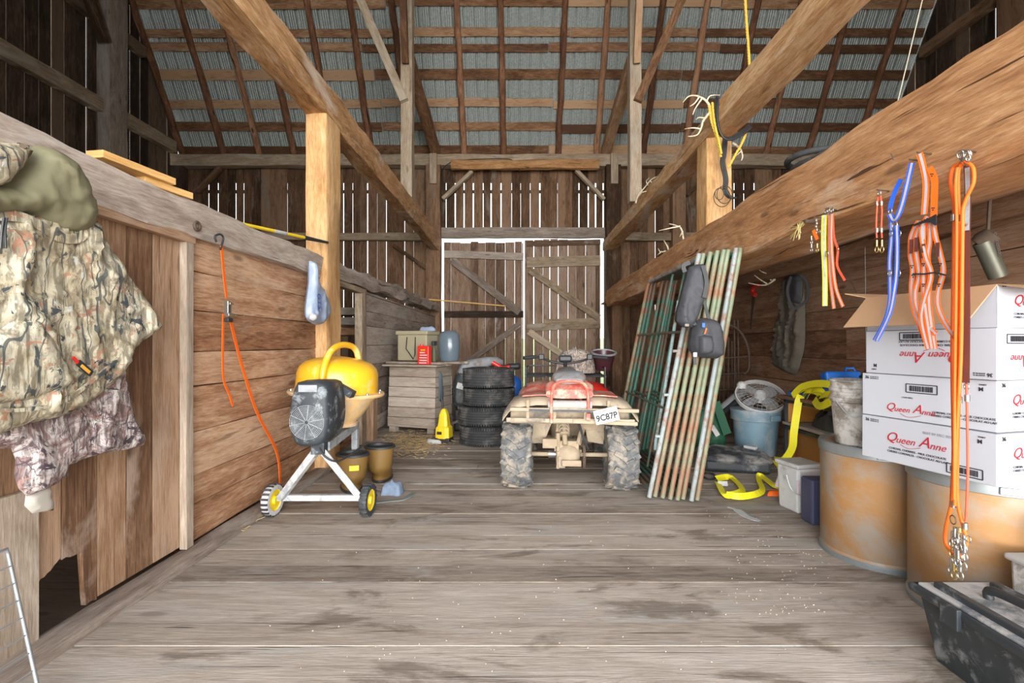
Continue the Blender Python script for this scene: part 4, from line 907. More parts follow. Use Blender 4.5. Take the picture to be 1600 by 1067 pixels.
qp('rear_axle', 'mud', lambda m: m.tube([(-.36, 0, .27), (.36, 0, .27)], .018, 10))
qp('differential', 'mud', lambda m: (m.lathe([(0, -.1), (.05, -.1), (.085, -.05), (.095, 0), (.085, .05), (.05, .09), (0, .1)], (.0, .0, .27), 20, Matrix.Rotation(PI/2, 3, 'Y')), m.box((.0, .02, .34), (.17, .12, .1)), m.box((-.06, -.05, .22), (.06, .05, .1))), bevel=.008)
qp('axle_carrier', 'mud', lambda m: (m.box((-.09, -.02, .31), (.03, .08, .3)), m.box((-.15, -.03, .37), (.14, .06, .08)), m.box((.02, -.1, .22), (.16, .03, .05)), m.bar((-.1, -.05, .3), (-.07, .1, .62), .04, .05), m.bar((.08, -.03, .36), (.16, .1, .6), .03, .05)), bevel=.006)
qp('hub_nut', 'steel', lambda m: m.tube([(-.17, 0, .27), (-.11, 0, .27)], .032, 8))
d_ = qp('brake_disc', 'rust', lambda m: m.lathe([(.03, -.003), (.1, -.003), (.1, .003), (.03, .003), (.03, -.003)], (-.105, 0, .27), 28, Matrix.Rotation(PI/2, 3, 'Y')))
def spr(m):
    m.lathe([(.03, -.004), (.105, -.004), (.105, .004), (.03, .004)], (.125, 0, .27), 28, Matrix.Rotation(PI/2, 3, 'Y'))
qp('sprocket', 'mud', spr)
def chain(m):
    for k in range(30):
        a = PI/2+k*PI/30+PI*0; Q = Matrix.Rotation(a-PI/2+PI/2, 3, 'X'); m.box(V((.125, 0, .27))+Matrix.Rotation(k*PI/28, 3, 'X')@V((0, 0, .11))*1, (.022, .009, .012), Matrix.Rotation(k*PI/28, 3, 'X'))
    for k in range(12): m.box((.125, .02+k*.03, .378+.004*k), (.022, .02, .012)); m.box((.125, .02+k*.03, .162+.008*k), (.022, .02, .012))
qp('drive_chain', 'rust', chain)
def shock(m):
    a, b_ = V((-.03, -.06, .36)), V((-.05, .08, .62)); m.tube([a, b_], .022, 10)
    pts = [a+(b_-a)*(.35+.65*i/80)+V((math.cos(i*.5)*.04, 0, math.sin(i*.5)*.04)) for i in range(81)]; m.tube(pts, .0085, 7)
    m.tube([a+(b_-a)*.28, a+(b_-a)*.36], .046, 14)
qp('shock_absorber', 'mud', shock)
qp('chain_guard', 'black', lambda m: m.tube(spline([(.05, -.06, .62), (.09, -.08, .52), (.12, -.09, .42), (.16, -.06, .33)], 5), .011, 7))
qp('swing_arm', 'mud', lambda m: (m.bar((-.07, .0, .28), (-.05, .6, .34), .04, .06), m.bar((.09, .0, .28), (.06, .6, .34), .04, .06)))
qp('engine', 'mud', lambda m: (m.box((0, .62, .4), (.3, .4, .36)), m.box((0, .62, .3), (.5, .3, .08))), bevel=.03)
qp('exhaust', 'mud', lambda m: (m.tube([(-.26, -.02, .60), (-.24, .5, .55)], [.075, .07], 18), m.tube([(-.26, -.07, .60), (-.26, -.0, .60)], [.03, .045], 12)))
qp('storage_tube', 'mud', lambda m: m.tube([(.18, .02, .56), (.18, .4, .56)], [.09, .09], 18))
# mud flaps and fenders
def shell(m, pts, th):
    """grid of points (rows) thickened downwards"""
    nr, nc = len(pts), len(pts[0]); vs_ = [V(p) for r in pts for p in r]+[V(p)-V((0, 0, th)) for r in pts for p in r]; o = nr*nc; fs = []
    for r in range(nr-1):
        for c in range(nc-1):
            a = r*nc+c; fs += [(a, a+1, a+nc+1, a+nc), (o+a, o+a+nc, o+a+nc+1, o+a+1)]
    for c in range(nc-1): fs += [(c, o+c, o+c+1, c+1), ((nr-1)*nc+c, (nr-1)*nc+c+1, o+(nr-1)*nc+c+1, o+(nr-1)*nc+c)]
    for r in range(nr-1): fs += [(r*nc, (r+1)*nc, o+(r+1)*nc, o+r*nc), (r*nc+nc-1, o+r*nc+nc-1, o+(r+1)*nc+nc-1, (r+1)*nc+nc-1)]
    m.raw(vs_, fs)
for s in (-1, 1):
    xs = [.14, .26, .38, .48, .535]; zz = [.765, .765, .75, .71, .665]
    rows = []
    for (y, dz) in ((-.27, -.035), (-.24, 0), (-.05, .015), (.2, .02), (.42, -.06), (.5, -.16)): rows.append([(s*x, y, z+dz-(.03 if x > .5 else 0)) for x, z in zip(xs, zz)])
    qp('rear_fender', 'muddyplastic', lambda m: shell(m, rows, .012), smooth=60)
    rows2 = [[(s*x, y, z+.02) for x, z in zip((.12, .25, .38), (.775, .775, .765))] for y in (-.2, -.05, .2)]
    qp('red_fender_top', 'redpl', lambda m: shell(m, rows2, .008), smooth=60)
    pm = [(s*.48, -.2), (s*.16, -.2), (s*.13, -.2)]
    fl = [(.50, .70), (.15, .70), (.13, .55), (.19, .40), (.22, .34), (.44, .34), (.50, .45)]
    if s > 0: fl = [(.50, .70), (.16, .70), (.14, .5), (.17, .36), (.30, .34), (.34, .6), (.50, .66)]
    qp('mud_flap', 'muddyplastic', lambda m: puff(m, [(s*a, b_) for a, b_ in fl], lambda u, v: V((u, .10, v)), (0, -1, 0), .012, .0, .02, .04))
# rear bumper rails
def bb(m, p0, p1, w_, h_): m.bar(p0, p1, w_, h_)
qp('lower_bumper_rail', 'muddyplastic', lambda m: (m.bar((-.50, -.30, .605), (.50, -.30, .60), .03, .035), m.bar((.02, -.31, .600), (.52, -.31, .585), .03, .03)), bevel=.005)
qp('upper_bumper_rail', 'muddyplastic', lambda m: m.bar((-.47, -.31, .69), (.53, -.31, .685), .03, .028), bevel=.005)
qp('black_trim_strip', 'dustblack', lambda m: m.bar((-.32, -.328, .686), (.30, -.328, .680), .006, .018))
qp('rear_panel', 'muddyplastic', lambda m: m.box((0, -.16, .62), (.96, .02, .13)), bevel=.008)
for x in (-.33, -.12, .12, .3): qp('bumper_strut', 'mud', lambda m: m.bar((x, -.3, .60), (x, -.29, .76), .022, .022))
qp('rear_light_bar', 'dust', lambda m: m.tube([(-.17, -.29, .725), (.17, -.29, .725)], .035, 14))
qp('tail_light', 'redpl', lambda m: m.box((.14, -.33, .635), (.035, .02, .06)), bevel=.006)
qp('grab_bar', 'redpl', lambda m: m.tube(spline([(-.145, -.33, .59), (-.145, -.33, .78), (-.125, -.30, .87), (-.06, -.27, .905), (.07, -.27, .905), (.125, -.30, .87), (.14, -.33, .78), (.14, -.33, .70)], 6), .013, 10))
def seat(m):
    n = 18; secs = [(-.2, .19, .80, .06), (-.12, .20, .84, .08), (.05, .15, .87, .09), (.35, .11, .86, .09), (.6, .10, .88, .09), (.75, .06, .92, .06)]; vs_ = []
    for (y, wx, z, h) in secs:
        for i in range(n):
            a = 2*PI*i/n; vs_.append((math.copysign(abs(math.cos(a))**.6, math.cos(a))*wx, y, z+math.copysign(abs(math.sin(a))**.6, math.sin(a))*h*.6))
    fs = [(k*n+i, (k+1)*n+i, (k+1)*n+(i+1) % n, k*n+(i+1) % n) for k in range(len(secs)-1) for i in range(n)]+[tuple(range(n)), tuple((len(secs)-1)*n+i for i in range(n))[::-1]]
    m.raw(vs_, fs)
qp('seat_base', 'redpl', seat)
def seat2(m):
    n = 18; secs = [(-.16, .11, .90, .03), (-.1, .14, .925, .05), (.05, .13, .935, .06), (.35, .10, .92, .06), (.6, .085, .94, .06), (.66, .05, .95, .03)]; vs_ = []
    for (y, wx, z, h) in secs:
        for i in range(n):
            a = 2*PI*i/n; vs_.append((math.copysign(abs(math.cos(a))**.6, math.cos(a))*wx, y, z+math.copysign(abs(math.sin(a))**.6, math.sin(a))*h*.7))
    fs = [(k*n+i, (k+1)*n+i, (k+1)*n+(i+1) % n, k*n+(i+1) % n) for k in range(len(secs)-1) for i in range(n)]+[tuple(range(n)), tuple((len(secs)-1)*n+i for i in range(n))[::-1]]
    m.raw(vs_, fs)
qp('seat_cushion', 'greypl', seat2)
for s in (-1, 1):
    rows = [[(s*x, y, z) for x, z in zip((.12, .3, .42, .5), (.74+dz, .74+dz, .71+dz, .62+dz))] for (y, dz) in ((.85, -.12), (.95, 0), (1.2, .06), (1.45, .02), (1.6, -.1))]
    qp('front_fender', 'redpl' if s < 0 else 'red', lambda m: shell(m, rows, .012), smooth=60)
qp('fuel_tank', 'redpl', lambda m: m.lathe([(0, -.02), (.12, 0), (.14, .06), (.11, .13), (.05, .16), (0, .16)], (0, .88, .78), 20, None, sx=1, sy=1.6))
qp('steering_column', 'black', lambda m: m.tube([(0, 1.15, .7), (0, .98, 1.02)], .02, 8))
hb = qp('handlebar', 'black', lambda m: m.tube(spline([(-.42, .86, 1.06), (-.30, .93, 1.07), (-.15, 1.0, 1.02), (0, 1.0, 1.0), (.15, 1.0, 1.02), (.30, .93, 1.07), (.42, .86, 1.06)], 5), .012, 8))
for s in (-1, 1):
    qp('grip', 'black', lambda m: m.tube([(s*.31, .925, 1.07), (s*.43, .855, 1.06)], .02, 10), hb)
    qp('brake_lever', 'steel', lambda m: m.tube([(s*.26, 1.0, 1.07), (s*.40, .96, 1.06)], .007, 6), hb)
    qp('control_box', 'black', lambda m: m.box((s*.25, .95, 1.07), (.06, .07, .06)), hb, bevel=.01)
qp('instrument_pod', 'black', lambda m: m.box((0, 1.02, 1.05), (.14, .1, .07)), hb, bevel=.02)
def rack(m):
    for y in (1.05, 1.3, 1.55): m.tube([(-.42, y, .86), (.42, y, .86)], .009, 7)
    for x in (-.42, -.2, 0, .2, .42): m.tube([(x, 1.0, .86), (x, 1.62, .86)], .009, 7)
    m.tube([(-.42, 1.05, .95), (-.42, 1.6, .95), (.42, 1.6, .95), (.42, 1.05, .95)], .009, 7)
    for x in (-.42, .42):
        for y in (1.05, 1.6): m.tube([(x, y, .74), (x, y, .95)], .009, 7)
qp('front_rack', 'black', rack)
qp('front_bumper', 'black', lambda m: m.tube(spline([(-.2, 1.5, .4), (-.22, 1.72, .5), (-.2, 1.74, .7), (.2, 1.74, .7), (.22, 1.72, .5), (.2, 1.5, .4)], 4), .012, 8))
qp('frame_tube', 'mud', lambda m: (m.tube([(-.12, .1, .62), (-.12, .9, .66), (-.12, 1.4, .5)], .014, 8), m.tube([(.12, .1, .62), (.12, .9, .66), (.12, 1.4, .5)], .014, 8), m.tube([(-.38, 1.22, .27), (-.1, 1.2, .35), (.1, 1.2, .35), (.38, 1.22, .27)], .02, 8)))
# licence plate
pc = V((.276, -.36, .655)); Rp = RY(-14)
pl_ = qp('licence_plate', 'white', lambda m: m.box(pc, (.185, .004, .11), Rp), bevel=.001)
wtext('9C87P', .066, pc+Rp@V((0, -.004, -.012)), Rp@V((1, 0, 0)), Rp@V((0, 0, 1)), M['ink'], pl_, sx=.92, bold=.0018)
wtext('ONTARIO', .02, pc+Rp@V((-.02, -.004, .038)), Rp@V((1, 0, 0)), Rp@V((0, 0, 1)), M['ink'], pl_)
q.location = (.425, 4.06, 0); q.rotation_euler = (0, 0, math.radians(-4))
# load on the quad's front rack
m = MB(); puff(m, smoothpoly([(-.22, -.12), (0, -.16), (.2, -.12), (.22, .08), (.1, .18), (-.1, .16), (-.22, .06)], 3), lambda u, v: V((.63+u, 5.38+v, .885)), (0, 0, 1), .26, 0, .16, .02, jf(0, .03, 3, 24)); tag(m.build('folded_jacket', camo('quad_camo', [(.2, .16, .14), (.38, .3, .26), (.5, .42, .36), (.3, .24, .2)], 10), smooth=80), 'crumpled camouflage jacket bundled on the quad bike front rack', 'jacket')
g = thing('open_bucket', 'dark bucket with maroon side tipped on the quad bike front rack', 'bucket', (.92, 5.4, .88))
m = MB(); m.lathe([(0, 0), (.09, 0), (.125, .17), (.14, .19), (.13, .2), (.115, .17), (.08, .015), (0, .015)], (.96, 5.44, .92), 26, RX(14)); m.build('bucket_shell', plain('maroon_black', (.06, .02, .025), .3), g, smooth=50)
m = MB(); m.lathe([(.125, .187), (.145, .187), (.148, .2), (.128, .205), (.125, .187)], (.96, 5.44, .92), 26, RX(14)); m.build('bucket_lip', M['greypl'], g, smooth=50)
# ================================================================ GATES
cols = [('gatew', 'gater'), ('gater', 'gateg'), ('gater', 'gateg'), ('gater', 'gateg'), ('gater', 'gateg'), ('gater', 'gateg'), ('gatew', 'gateg'), ('gater', 'gateg')]
ord_ = ['outermost, whitish end pipe, beside the quad bike', 'second from the whitish outer one', 'third from the whitish outer one', 'fourth from the whitish outer one', 'fifth from the whitish outer one', 'sixth, rusty, next to the flaking pale one', 'seventh, pale flaking end pipe', 'innermost, nearest the dustbin']
for i in range(8):
    f = i/7; xb = 1.01+.345*f; xt = 1.395+.29*f; y0 = 3.72-.08*f+random.uniform(-.03, .03); y1 = y0+1.42+random.uniform(-.06, .06); zt = 1.90+.03*f
    g = thing('livestock_gate', 'pipe livestock gate leaning in the stack: '+ord_[i], 'gate', (xb, y0, 0), 'livestock gates leaning on the log beam')
    a, b_ = V((xb, y0, .02)), V((xt, y0, zt)); c, d = V((xb, y1, .02)), V((xt, y1, zt)); r = .0185; L = b_-a
    m = MB(); m.tube([a, a+L*.97, b_+V((0, .06, 0))] if 0 else [a, b_], r, 10); m.build('near_stile', M[cols[i][0]], g, smooth=60)
    m = MB(); m.tube([c, c+L*.96, d-V((0, .07, 0))], r, 10); m.build('far_stile', M[cols[i][1]], g, smooth=60)
    m = MB(); m.tube([b_-L*.02, d-L*.02-V((0, .06, 0))], r, 10); m.build('top_rail', M['gateg'] if i else M['gatew'], g, smooth=60)
    m = MB(); m.tube([a+L*.03, c+L*.03], r*.9, 8); m.build('bottom_rail', M['gateg'], g, smooth=60)
    if i % 2 == 0:
        for t in (.36, .68): m = MB(); m.tube([a+L*t, c+L*t], r*.6, 8); m.build('mid_rail', M['gateg'], g, smooth=60)
    else:
        m = MB(); m.tube([a+L*.5+V((0, .7, 0)), b_-L*.03+V((0, .7, 0))], r*.7, 8); m.tube([a+L*.03+V((0, .7, 0)), a+L*.5+V((0, .7, 0))], r*.7, 8); m.build('centre_bar', M['gateg'], g, smooth=60)
    if i == 0:
        for t in (.25, .42, .6): m = MB(); m.tube([a+L*t+V((-.0, .0, 0)), a+L*t+V((-.05, 0, .0))], .012, 8); m.build('hinge_lug', M['gatew'], g, smooth=60)
# leaning light-blue rod next to the white pipe
m = MB(); m.tube(spline([P(1024, 703, 3.95), P(1026, 680, 3.97), P(1040, 600, 4.0), P(1060, 470, 4.05)], 4), .014, 8); tag(m.build('blue_rod', plain('pale_blue_paint', (.32, .45, .47), .6, 0, .2, 14, 0, (.2, .15, .1), .3, 8), smooth=60), 'pale blue pipe leaning just outside the whitish gate', 'pipe')
# backpacks hanging on the gates
def bagpoly(px, Z): r = []; [r.append((P(x, y, Z).x, P(x, y, Z).z)) for x, y in px]; return r
g = thing('black_backpack', 'black backpack with an orange pen hanging on the gates, lowest of the two', 'backpack', P(1100, 520, 3.5))
m = MB(); puff(m, smoothpoly(bagpoly([(1084, 505), (1095, 497), (1117, 500), (1127, 520), (1128, 555), (1110, 560), (1085, 555), (1078, 535)], 3.5), 2), lambda u, v: V((u, 3.5, v)), (0, -1, 0), .10, .15, .06, .015, jf(0, .008, 3, 40)); m.build('pack_body', M['blackcloth'], g, smooth=70)
m = MB(); puff(m, smoothpoly(bagpoly([(1093, 525), (1112, 525), (1114, 550), (1094, 552)], 3.4), 2), lambda u, v: V((u, 3.4, v)), (0, -1, 0), .04, .0, .03, .012); m.build('front_pocket', M['blackcloth'], g, smooth=70)
for pts in (((1086, 508), (1078, 480), (1088, 450)), ((1108, 500), (1100, 470), (1095, 445)), ((1085, 555), (1086, 570))):
    m = MB(); m.strap(spline([P(x, y, 3.46) for x, y in pts], 4), .022, .006, (0, -1, 0)); m.build('shoulder_strap', M['black'], g)
m = MB(); m.tube([P(1104, 513, 3.37), P(1101, 522, 3.37)], .006, 7); m.build('pen', M['orange'], g)
m = MB(); m.box(P(1099, 508, 3.38), (.02, .01, .03)); m.build('blue_badge', M['bluegl'], g); m = MB(); m.box(P(1086, 554, 3.39), (.025, .01, .03)); m.build('buckle', M['white'], g)
g = thing('black_vest', 'black padded vest draped over the tops of the gates above the backpack', 'vest', P(1085, 450, 3.45))
m = MB(); puff(m, smoothpoly(bagpoly([(1075, 418), (1098, 413), (1103, 440), (1098, 470), (1080, 512), (1056, 502), (1062, 470), (1068, 445)], 3.5), 2), lambda u, v: V((u, 3.48, v)), (0, -1, 0), .06, .14, .05, .015, jf(0, .012, 9, 40)); m.build('vest_body', M['blackcloth'], g, smooth=70)
m = MB(); m.box(P(1073, 508, 3.42), (.03, .02, .02)); m.build('clip', M['greypl'], g, bevel=.003)
for pts in (((1098, 415), (1104, 440), (1100, 465)), ((1070, 425), (1068, 415), (1078, 410))):
    m = MB(); m.strap(spline([P(x, y, 3.40) for x, y in pts], 4), .03, .008, (0, -1, 0)); m.build('shoulder_strap', M['black'], g)
# ================================================================ RIGHT HAND FLOOR THINGS
# dustbin
g = thing('dustbin', 'round blue-grey plastic dustbin with a fan on its lid', 'dustbin', (2.62, 5.3, 0)); c = (2.62, 5.3, 0)
m = MB(); m.lathe([(0, 0), (.2, 0), (.205, .02), (.235, .40), (.24, .40)], c, 36); m.build('bin_body', M['bin'], g, smooth=40)
m = MB(); m.lathe([(.232, .37), (.255, .375), (.258, .44), (.265, .47), (.265, .49), (.24, .495), (0, .50)], c, 36); lid = m.build('lid_rim', M['bin'], g, smooth=40)
m = MB(); m.box((2.70, 5.045, .42), (.12, .03, .06), RZ(15)); m.build('side_handle', M['bin'], g, bevel=.008)
g = thing('fan', 'white round fan with wire guard resting on the dustbin lid', 'fan', (2.62, 5.28, .5)); c = V((2.64, 5.24, .635)); Rf = RX(36)@RY(-8)
m = MB()
for k in range(6):
    r = .03+k*.04; m.tube([c+Rf@V((r*math.cos(a), r*math.sin(a), .05*(1-(r/.26)**2)+.01)) for a in [i*PI/16 for i in range(32)]], .0014, 5, close=True)
for k in range(30):
    a = k*PI/15; m.tube([c+Rf@V((.03*math.cos(a), .03*math.sin(a), .06)), c+Rf@V((.16*math.cos(a), .16*math.sin(a), .045)), c+Rf@V((.25*math.cos(a), .25*math.sin(a), .01))], .0013, 4)
m.build('wire_guard', M['white'], g)
m = MB(); m.lathe([(.24, -.03), (.255, -.03), (.258, .0), (.255, .015), (.243, .015), (.24, -.03)], c, 36, Rf); m.build('guard_ring', M['white'], g, smooth=50)
for k in range(4):
    a = k*PI/2+.5; m = MB(); puff(m, smoothpoly([(.03, -.02), (.1, -.07), (.2, -.06), (.21, .03), (.12, .06), (.03, .02)], 2), lambda u, v: c+Rf@V((u*math.cos(a)-v*math.sin(a), u*math.sin(a)+v*math.cos(a), -.005+v*.25)), Rf@V((0, 0, 1)), .004, .0, .02, .03); m.build('blade', M['greypl'], g, smooth=60)
m = MB(); m.lathe([(0, -.05), (.06, -.05), (.06, .0), (.045, .05), (0, .065)], c, 20, Rf); m.build('motor', M['white'], g, smooth=50)
m = MB(); m.lathe([(0, -.0), (.05, .01), (.05, .06), (.03, .085), (0, .09)], c+V((-.13, .16, .06)), 16); m.build('stand_knob', M['white'], g, smooth=50)
# flat black case
g = thing('black_case', 'flat black case wrapped in shiny plastic on the floor before the dustbin', 'case', (2.1, 4.72, 0)); Rc = RZ(-14)
m = MB(); m.box((2.10, 4.72, .062), (.58, .56, .115), Rc); m.build('case_body', M['dustblack'], g, bevel=.03)
m = MB(); puff(m, smoothpoly([(-.31, -.29), (0, -.31), (.30, -.28), (.32, .1), (.28, .29), (0, .30), (-.29, .28), (-.32, 0)], 2), lambda u, v: V((2.10, 4.72, .12))+Rc@V((u, v, 0)), (0, 0, 1), .035, .04, .08, .02, lambda p: .012*noise.noise(V((p.x*14, p.y*22, 0)))+.008*math.sin(p.x*30+p.y*40)); m.build('plastic_wrap', M['tarp'], g, smooth=80)
m = MB(); m.box((2.33, 4.82, .165), (.05, .12, .03), RZ(35)); tag(m.build('white_tag', M['white'], bevel=.004), 'small white plastic piece on the wrapped black case', 'clip')
m = MB(); m.tube(spline([PZ(x, y, .012) for x, y in ((1096, 742), (1103, 739), (1115, 741), (1117, 747), (1105, 748), (1096, 742))], 4), .009, 7); tag(m.build('black_clamp', M['black'], smooth=60), 'small black and blue clamp on the floor beside the wrapped case', 'clamp')
# green bag
g = thing('green_bag', 'dark green folded camp bag with a white label beside the dustbin', 'bag', (2.2, 5.5, 0))
m = MB(); puff(m, smoothpoly([(-.13, .0), (.20, .0), (.17, .3), (.02, .52), (-.13, .40)], 2), lambda u, v: V((2.13+u, 5.45, v)), (0, -1, .1), .1, .1, .08, .02, jf(0, .015, 3, 30)); m.build('bag_body', M['greencl'], g, smooth=70)
m = MB(); m.box(P(1117, 673, 5.31), (.05, .006, .13), RY(-32)); m.build('label', M['white'], g)
m = MB(); m.strap([P(1118, 628, 5.30), P(1136, 678, 5.30)], .09, .02, (0, -1, 0)); m.build('side_flap', M['greencl'], g)
g = thing('silver_roll', 'silver and black rolled sheet leaning over the green bag', 'roll', P(1140, 620, 5.5))
m = MB(); m.tube([P(1127, 640, 5.6), P(1168, 606, 5.7)], [.05, .06], 12); m.build('rolled_sheet', plain('silver_foil', (.4, .41, .43), .35, .3, .3, 20), g, smooth=60)
m = MB(); m.tube([P(1129, 646, 5.55), P(1150, 628, 5.6)], .04, 10); m.build('black_edge', M['black'], g, smooth=60)
# dark iron hay rack
g = thing('iron_rack', 'dark iron rack of bars and a hooped top behind the gates', 'rack', (2.7, 6.6, 0))
for i, x in enumerate((1124, 1131, 1137, 1143, 1149, 1155)):
    m = MB(); a = P(x, 650, 6.6); a.z = 0; m.tube([a, P(x+random.uniform(-2, 2), 515+i*6 if i < 4 else 500, 6.6+random.uniform(0, .3))], .014, 7); m.build('upright_bar', M['rust'], g, smooth=60)
m = MB(); m.tube(spline([P(x, y, 6.6) for x, y in ((1125, 520), (1140, 508), (1158, 520), (1169, 545), (1170, 575), (1162, 585))], 5), .018, 8); m.build('hoop', M['rust'], g, smooth=60)
for y in (560, 585, 610, 640): m = MB(); m.tube([P(1118, y, 6.6), P(1168, y-3, 6.6)], .011, 7); m.build('cross_bar', M['rust'], g, smooth=60)
# desk shelf
g = thing('metal_shelf', 'low shelf unit with wooden top, black frame and orange-brown back', 'shelf', (3.0, 4.4, 0))
m = MB(); m.box((3.03, 4.38, .665), (.68, 1.15, .035)); m.build('top_board', M['vert'], g, bevel=.004)
m = MB(); m.box((3.03, 4.38, .40), (.64, 1.1, .025)); m.build('middle_shelf', M['greyboard'], g, bevel=.003)
for x in (2.73, 3.33):
    for y in (3.86, 4.9): m = MB(); m.box((x, y, .325), (.03, .03, .65)); m.build('leg', M['black'], g, bevel=.002)
m = MB(); m.box((2.73, 4.38, .63), (.03, 1.05, .03)); m.box((2.73, 4.38, .36), (.03, 1.05, .03)); m.build('side_rail', M['black'], g)
m = MB(); m.box((2.80, 4.45, .18), (.02, .8, .34)); m.box((3.0, 4.9, .3), (.5, .02, .6)); m.build('back_panel', M['tan'], g)
m = MB(); puff(m, smoothpoly([(-.3, -.15), (0, -.2), (.3, -.12), (.32, .1), (0, .16), (-.3, .12)], 2), lambda u, v: V((2.98+v, 4.38+u, .415)), (0, 0, 1), .13, 0, .1, .02, jf(0, .03, 2, 40)); tag(m.build('dark_cloth_heap', M['darkcloth'], smooth=70), 'heap of dark cloth on the middle board of the low shelf', 'cloth')
g = thing('blue_tool_case', 'blue plastic tool case standing tilted on the low shelf', 'tool case', (2.9, 4.3, .69))
Rk = RX(-14)@RZ(0); c = V((2.90, 4.30, .825))
m = MB(); m.box(c, (.32, .10, .26), Rk); m.build('case_shell', M['bluegl'], g, bevel=.02)
m = MB(); m.tube([c+Rk@V((.05, 0, .13)), c+Rk@V((.06, 0, .165)), c+Rk@V((.13, 0, .165)), c+Rk@V((.14, 0, .13))], .01, 8); m.build('carry_handle', M['bluegl'], g, smooth=60)
for dx in (-.03, 0, .03): m = MB(); m.bar(c+Rk@V((dx-.01, -.053, -.08)), c+Rk@V((dx+.01, -.053, -.01)), .008, .006); m.build('white_stripe', M['white'], g)
m = MB(); m.tube(spline([c+Rk@V((-.12, -.055, -.1)), c+Rk@V((-.1, -.055, 0)), c+Rk@V((0, -.055, .05)), c+Rk@V((.12, -.055, .02))], 5), .006, 6); m.build('rib', M['bluegl'], g)
m = MB(); puff(m, smoothpoly([(-.12, -.04), (.1, -.05), (.14, .02), (0, .05), (-.13, .03)], 2), lambda u, v: V((2.78+v, 4.78+u, .684)), (0, 0, 1), .05, 0, .04, .015, jf(0, .01, 2, 50)); tag(m.build('blue_glove', M['bluegl'], smooth=70), 'blue glove lying on the far end of the low shelf', 'glove')
g = thing('black_battery', 'black battery box with a hanging wire beside the box stack', 'battery', (2.95, 3.95, .69))
m = MB(); m.box((2.90, 3.98, .80), (.2, .16, .22)); m.build('battery_case', M['black'], g, bevel=.008)
m = MB(); m.box((2.90, 3.98, .86), (.21, .17, .03)); m.build('band', M['greypl'], g)
m = MB(); m.lathe([(.05, 0), (.05, .03), (.015, .045), (.015, .08), (0, .08)], (2.87, 3.96, .91), 14); m.build('terminal', M['black'], g, smooth=40)
m = MB(); m.tube([(2.87, 3.96, .99), (2.865, 3.96, 1.5), (2.86, 3.96, 2.0)], .002, 5); tag(m.build('hanging_wire', M['galv']), 'thin wire hanging from a joist down to the black battery', 'wire')
# yellow strap
g = thing('yellow_strap', 'bright yellow tow strap trailing from the low shelf onto the floor', 'strap', (2.6, 4.4, 0))
def ys(pts, w_=.055, **k):
    m = MB(); m.strap(spline(pts, 5), w_, .004, k.get('n', (-.6, -1, .15))); m.build('webbing', M['yelweb'], g)
ys([V((2.71, 4.60, .71)), V((2.68, 4.59, .66)), V((2.66, 4.60, .50)), V((2.645, 4.61, .35)), V((2.64, 4.63, .2)), V((2.60, 4.70, .07)), V((2.60, 4.87, .03))], .065)
A = [PZ(x, y, .02) for x, y in ((1210, 722), (1224, 745), (1215, 762), (1188, 745), (1186, 752), (1190, 770), (1160, 778), (1135, 775))]
ys([p+V((0, 0, .012)) for p in A], .05, n=(-.2, -1, .5))
A = [PZ(x, y, .02) for x, y in ((1120, 750), (1142, 748), (1160, 768), (1140, 776), (1130, 772), (1122, 756))]
ys([p+V((0, 0, .012)) for p in A], .055, n=(0, -.8, .7))
for k in range(7):
    y0 = 4.62-.12*k; lp = [V((2.74+.05*(k % 2), y0+.16, .705)), V((2.72, y0+.05, .74+.02*(k % 3))), V((2.74, y0-.08, .79-.02*(k % 2))), V((2.80, y0-.16, .74)), V((2.86, y0-.02, .71))]
    ys(lp, .062, n=(-1, -.5+.5*(k % 3), .7))
ys([V((2.66, 4.66, .70)), V((2.69, 4.55, .80)), V((2.72, 4.3, .85)), V((2.74, 4.05, .82)), V((2.70, 3.92, .72))], .065, n=(-1, -.3, .35))
ys([V((2.68, 4.35, .70)), V((2.64, 4.2, .66)), V((2.655, 4.02, .74)), V((2.70, 3.9, .79))], .065, n=(-1, -.4, .2))
m = MB(); m.box(PZ(1127, 754, .03)+V((0, -.03, 0)), (.08, .004, .04), RX(-25)); m.build('strap_label', M['white'], g)
# pails
g = thing('square_pail', 'white square lidded pail with a torn label on the floor by the drums', 'pail', (2.03, 3.52, 0)); Rq = RZ(12)
m = MB(); m.box((2.045, 3.50, .16), (.185, .19, .32), Rq, taper=1.1); m.build('pail_body', M['white'], g, bevel=.018)
m = MB(); m.box((2.045, 3.50, .335), (.225, .225, .03), Rq); m.build('pail_lid', M['white'], g, bevel=.01)
m = MB(); m.tube(spline([V((1.91, 3.42, .27)), V((1.93, 3.38, .17)), V((2.03, 3.36, .13)), V((2.13, 3.40, .2))], 4), .003, 6); m.build('bail', M['galv'], g)
m = MB(); m.box((2.0, 3.39, .19), (.08, .004, .1), Rq); m.build('torn_label', plain('pink_white_paper', (.62, .52, .55)), g)
m = MB(); m.box((2.02, 3.24, .15), (.16, .13, .30)); k = m.build('navy_container', M['navy'], bevel=.015); tag(k, 'dark navy plastic container between the square pail and the drum', 'container')
g = thing('orange_glove', 'orange glove with a paper card tucked behind the square pail', 'glove', PZ(1213, 775, 0))
m = MB(); puff(m, smoothpoly([(-.08, -.03), (.05, -.04), (.09, .0), (.05, .04), (-.05, .03)], 2), lambda u, v: PZ(1212, 773, 0)+V((u, v, 0)), (0, 0, 1), .035, 0, .03, .012); m.build('glove_body', M['orange'], g, smooth=70)
m = MB(); m.box(PZ(1222, 768, 0)+V((0, 0, .07)), (.1, .01, .09), RY(20)); m.build('paper_card', plain('white_pink_card', (.7, .62, .64)), g)
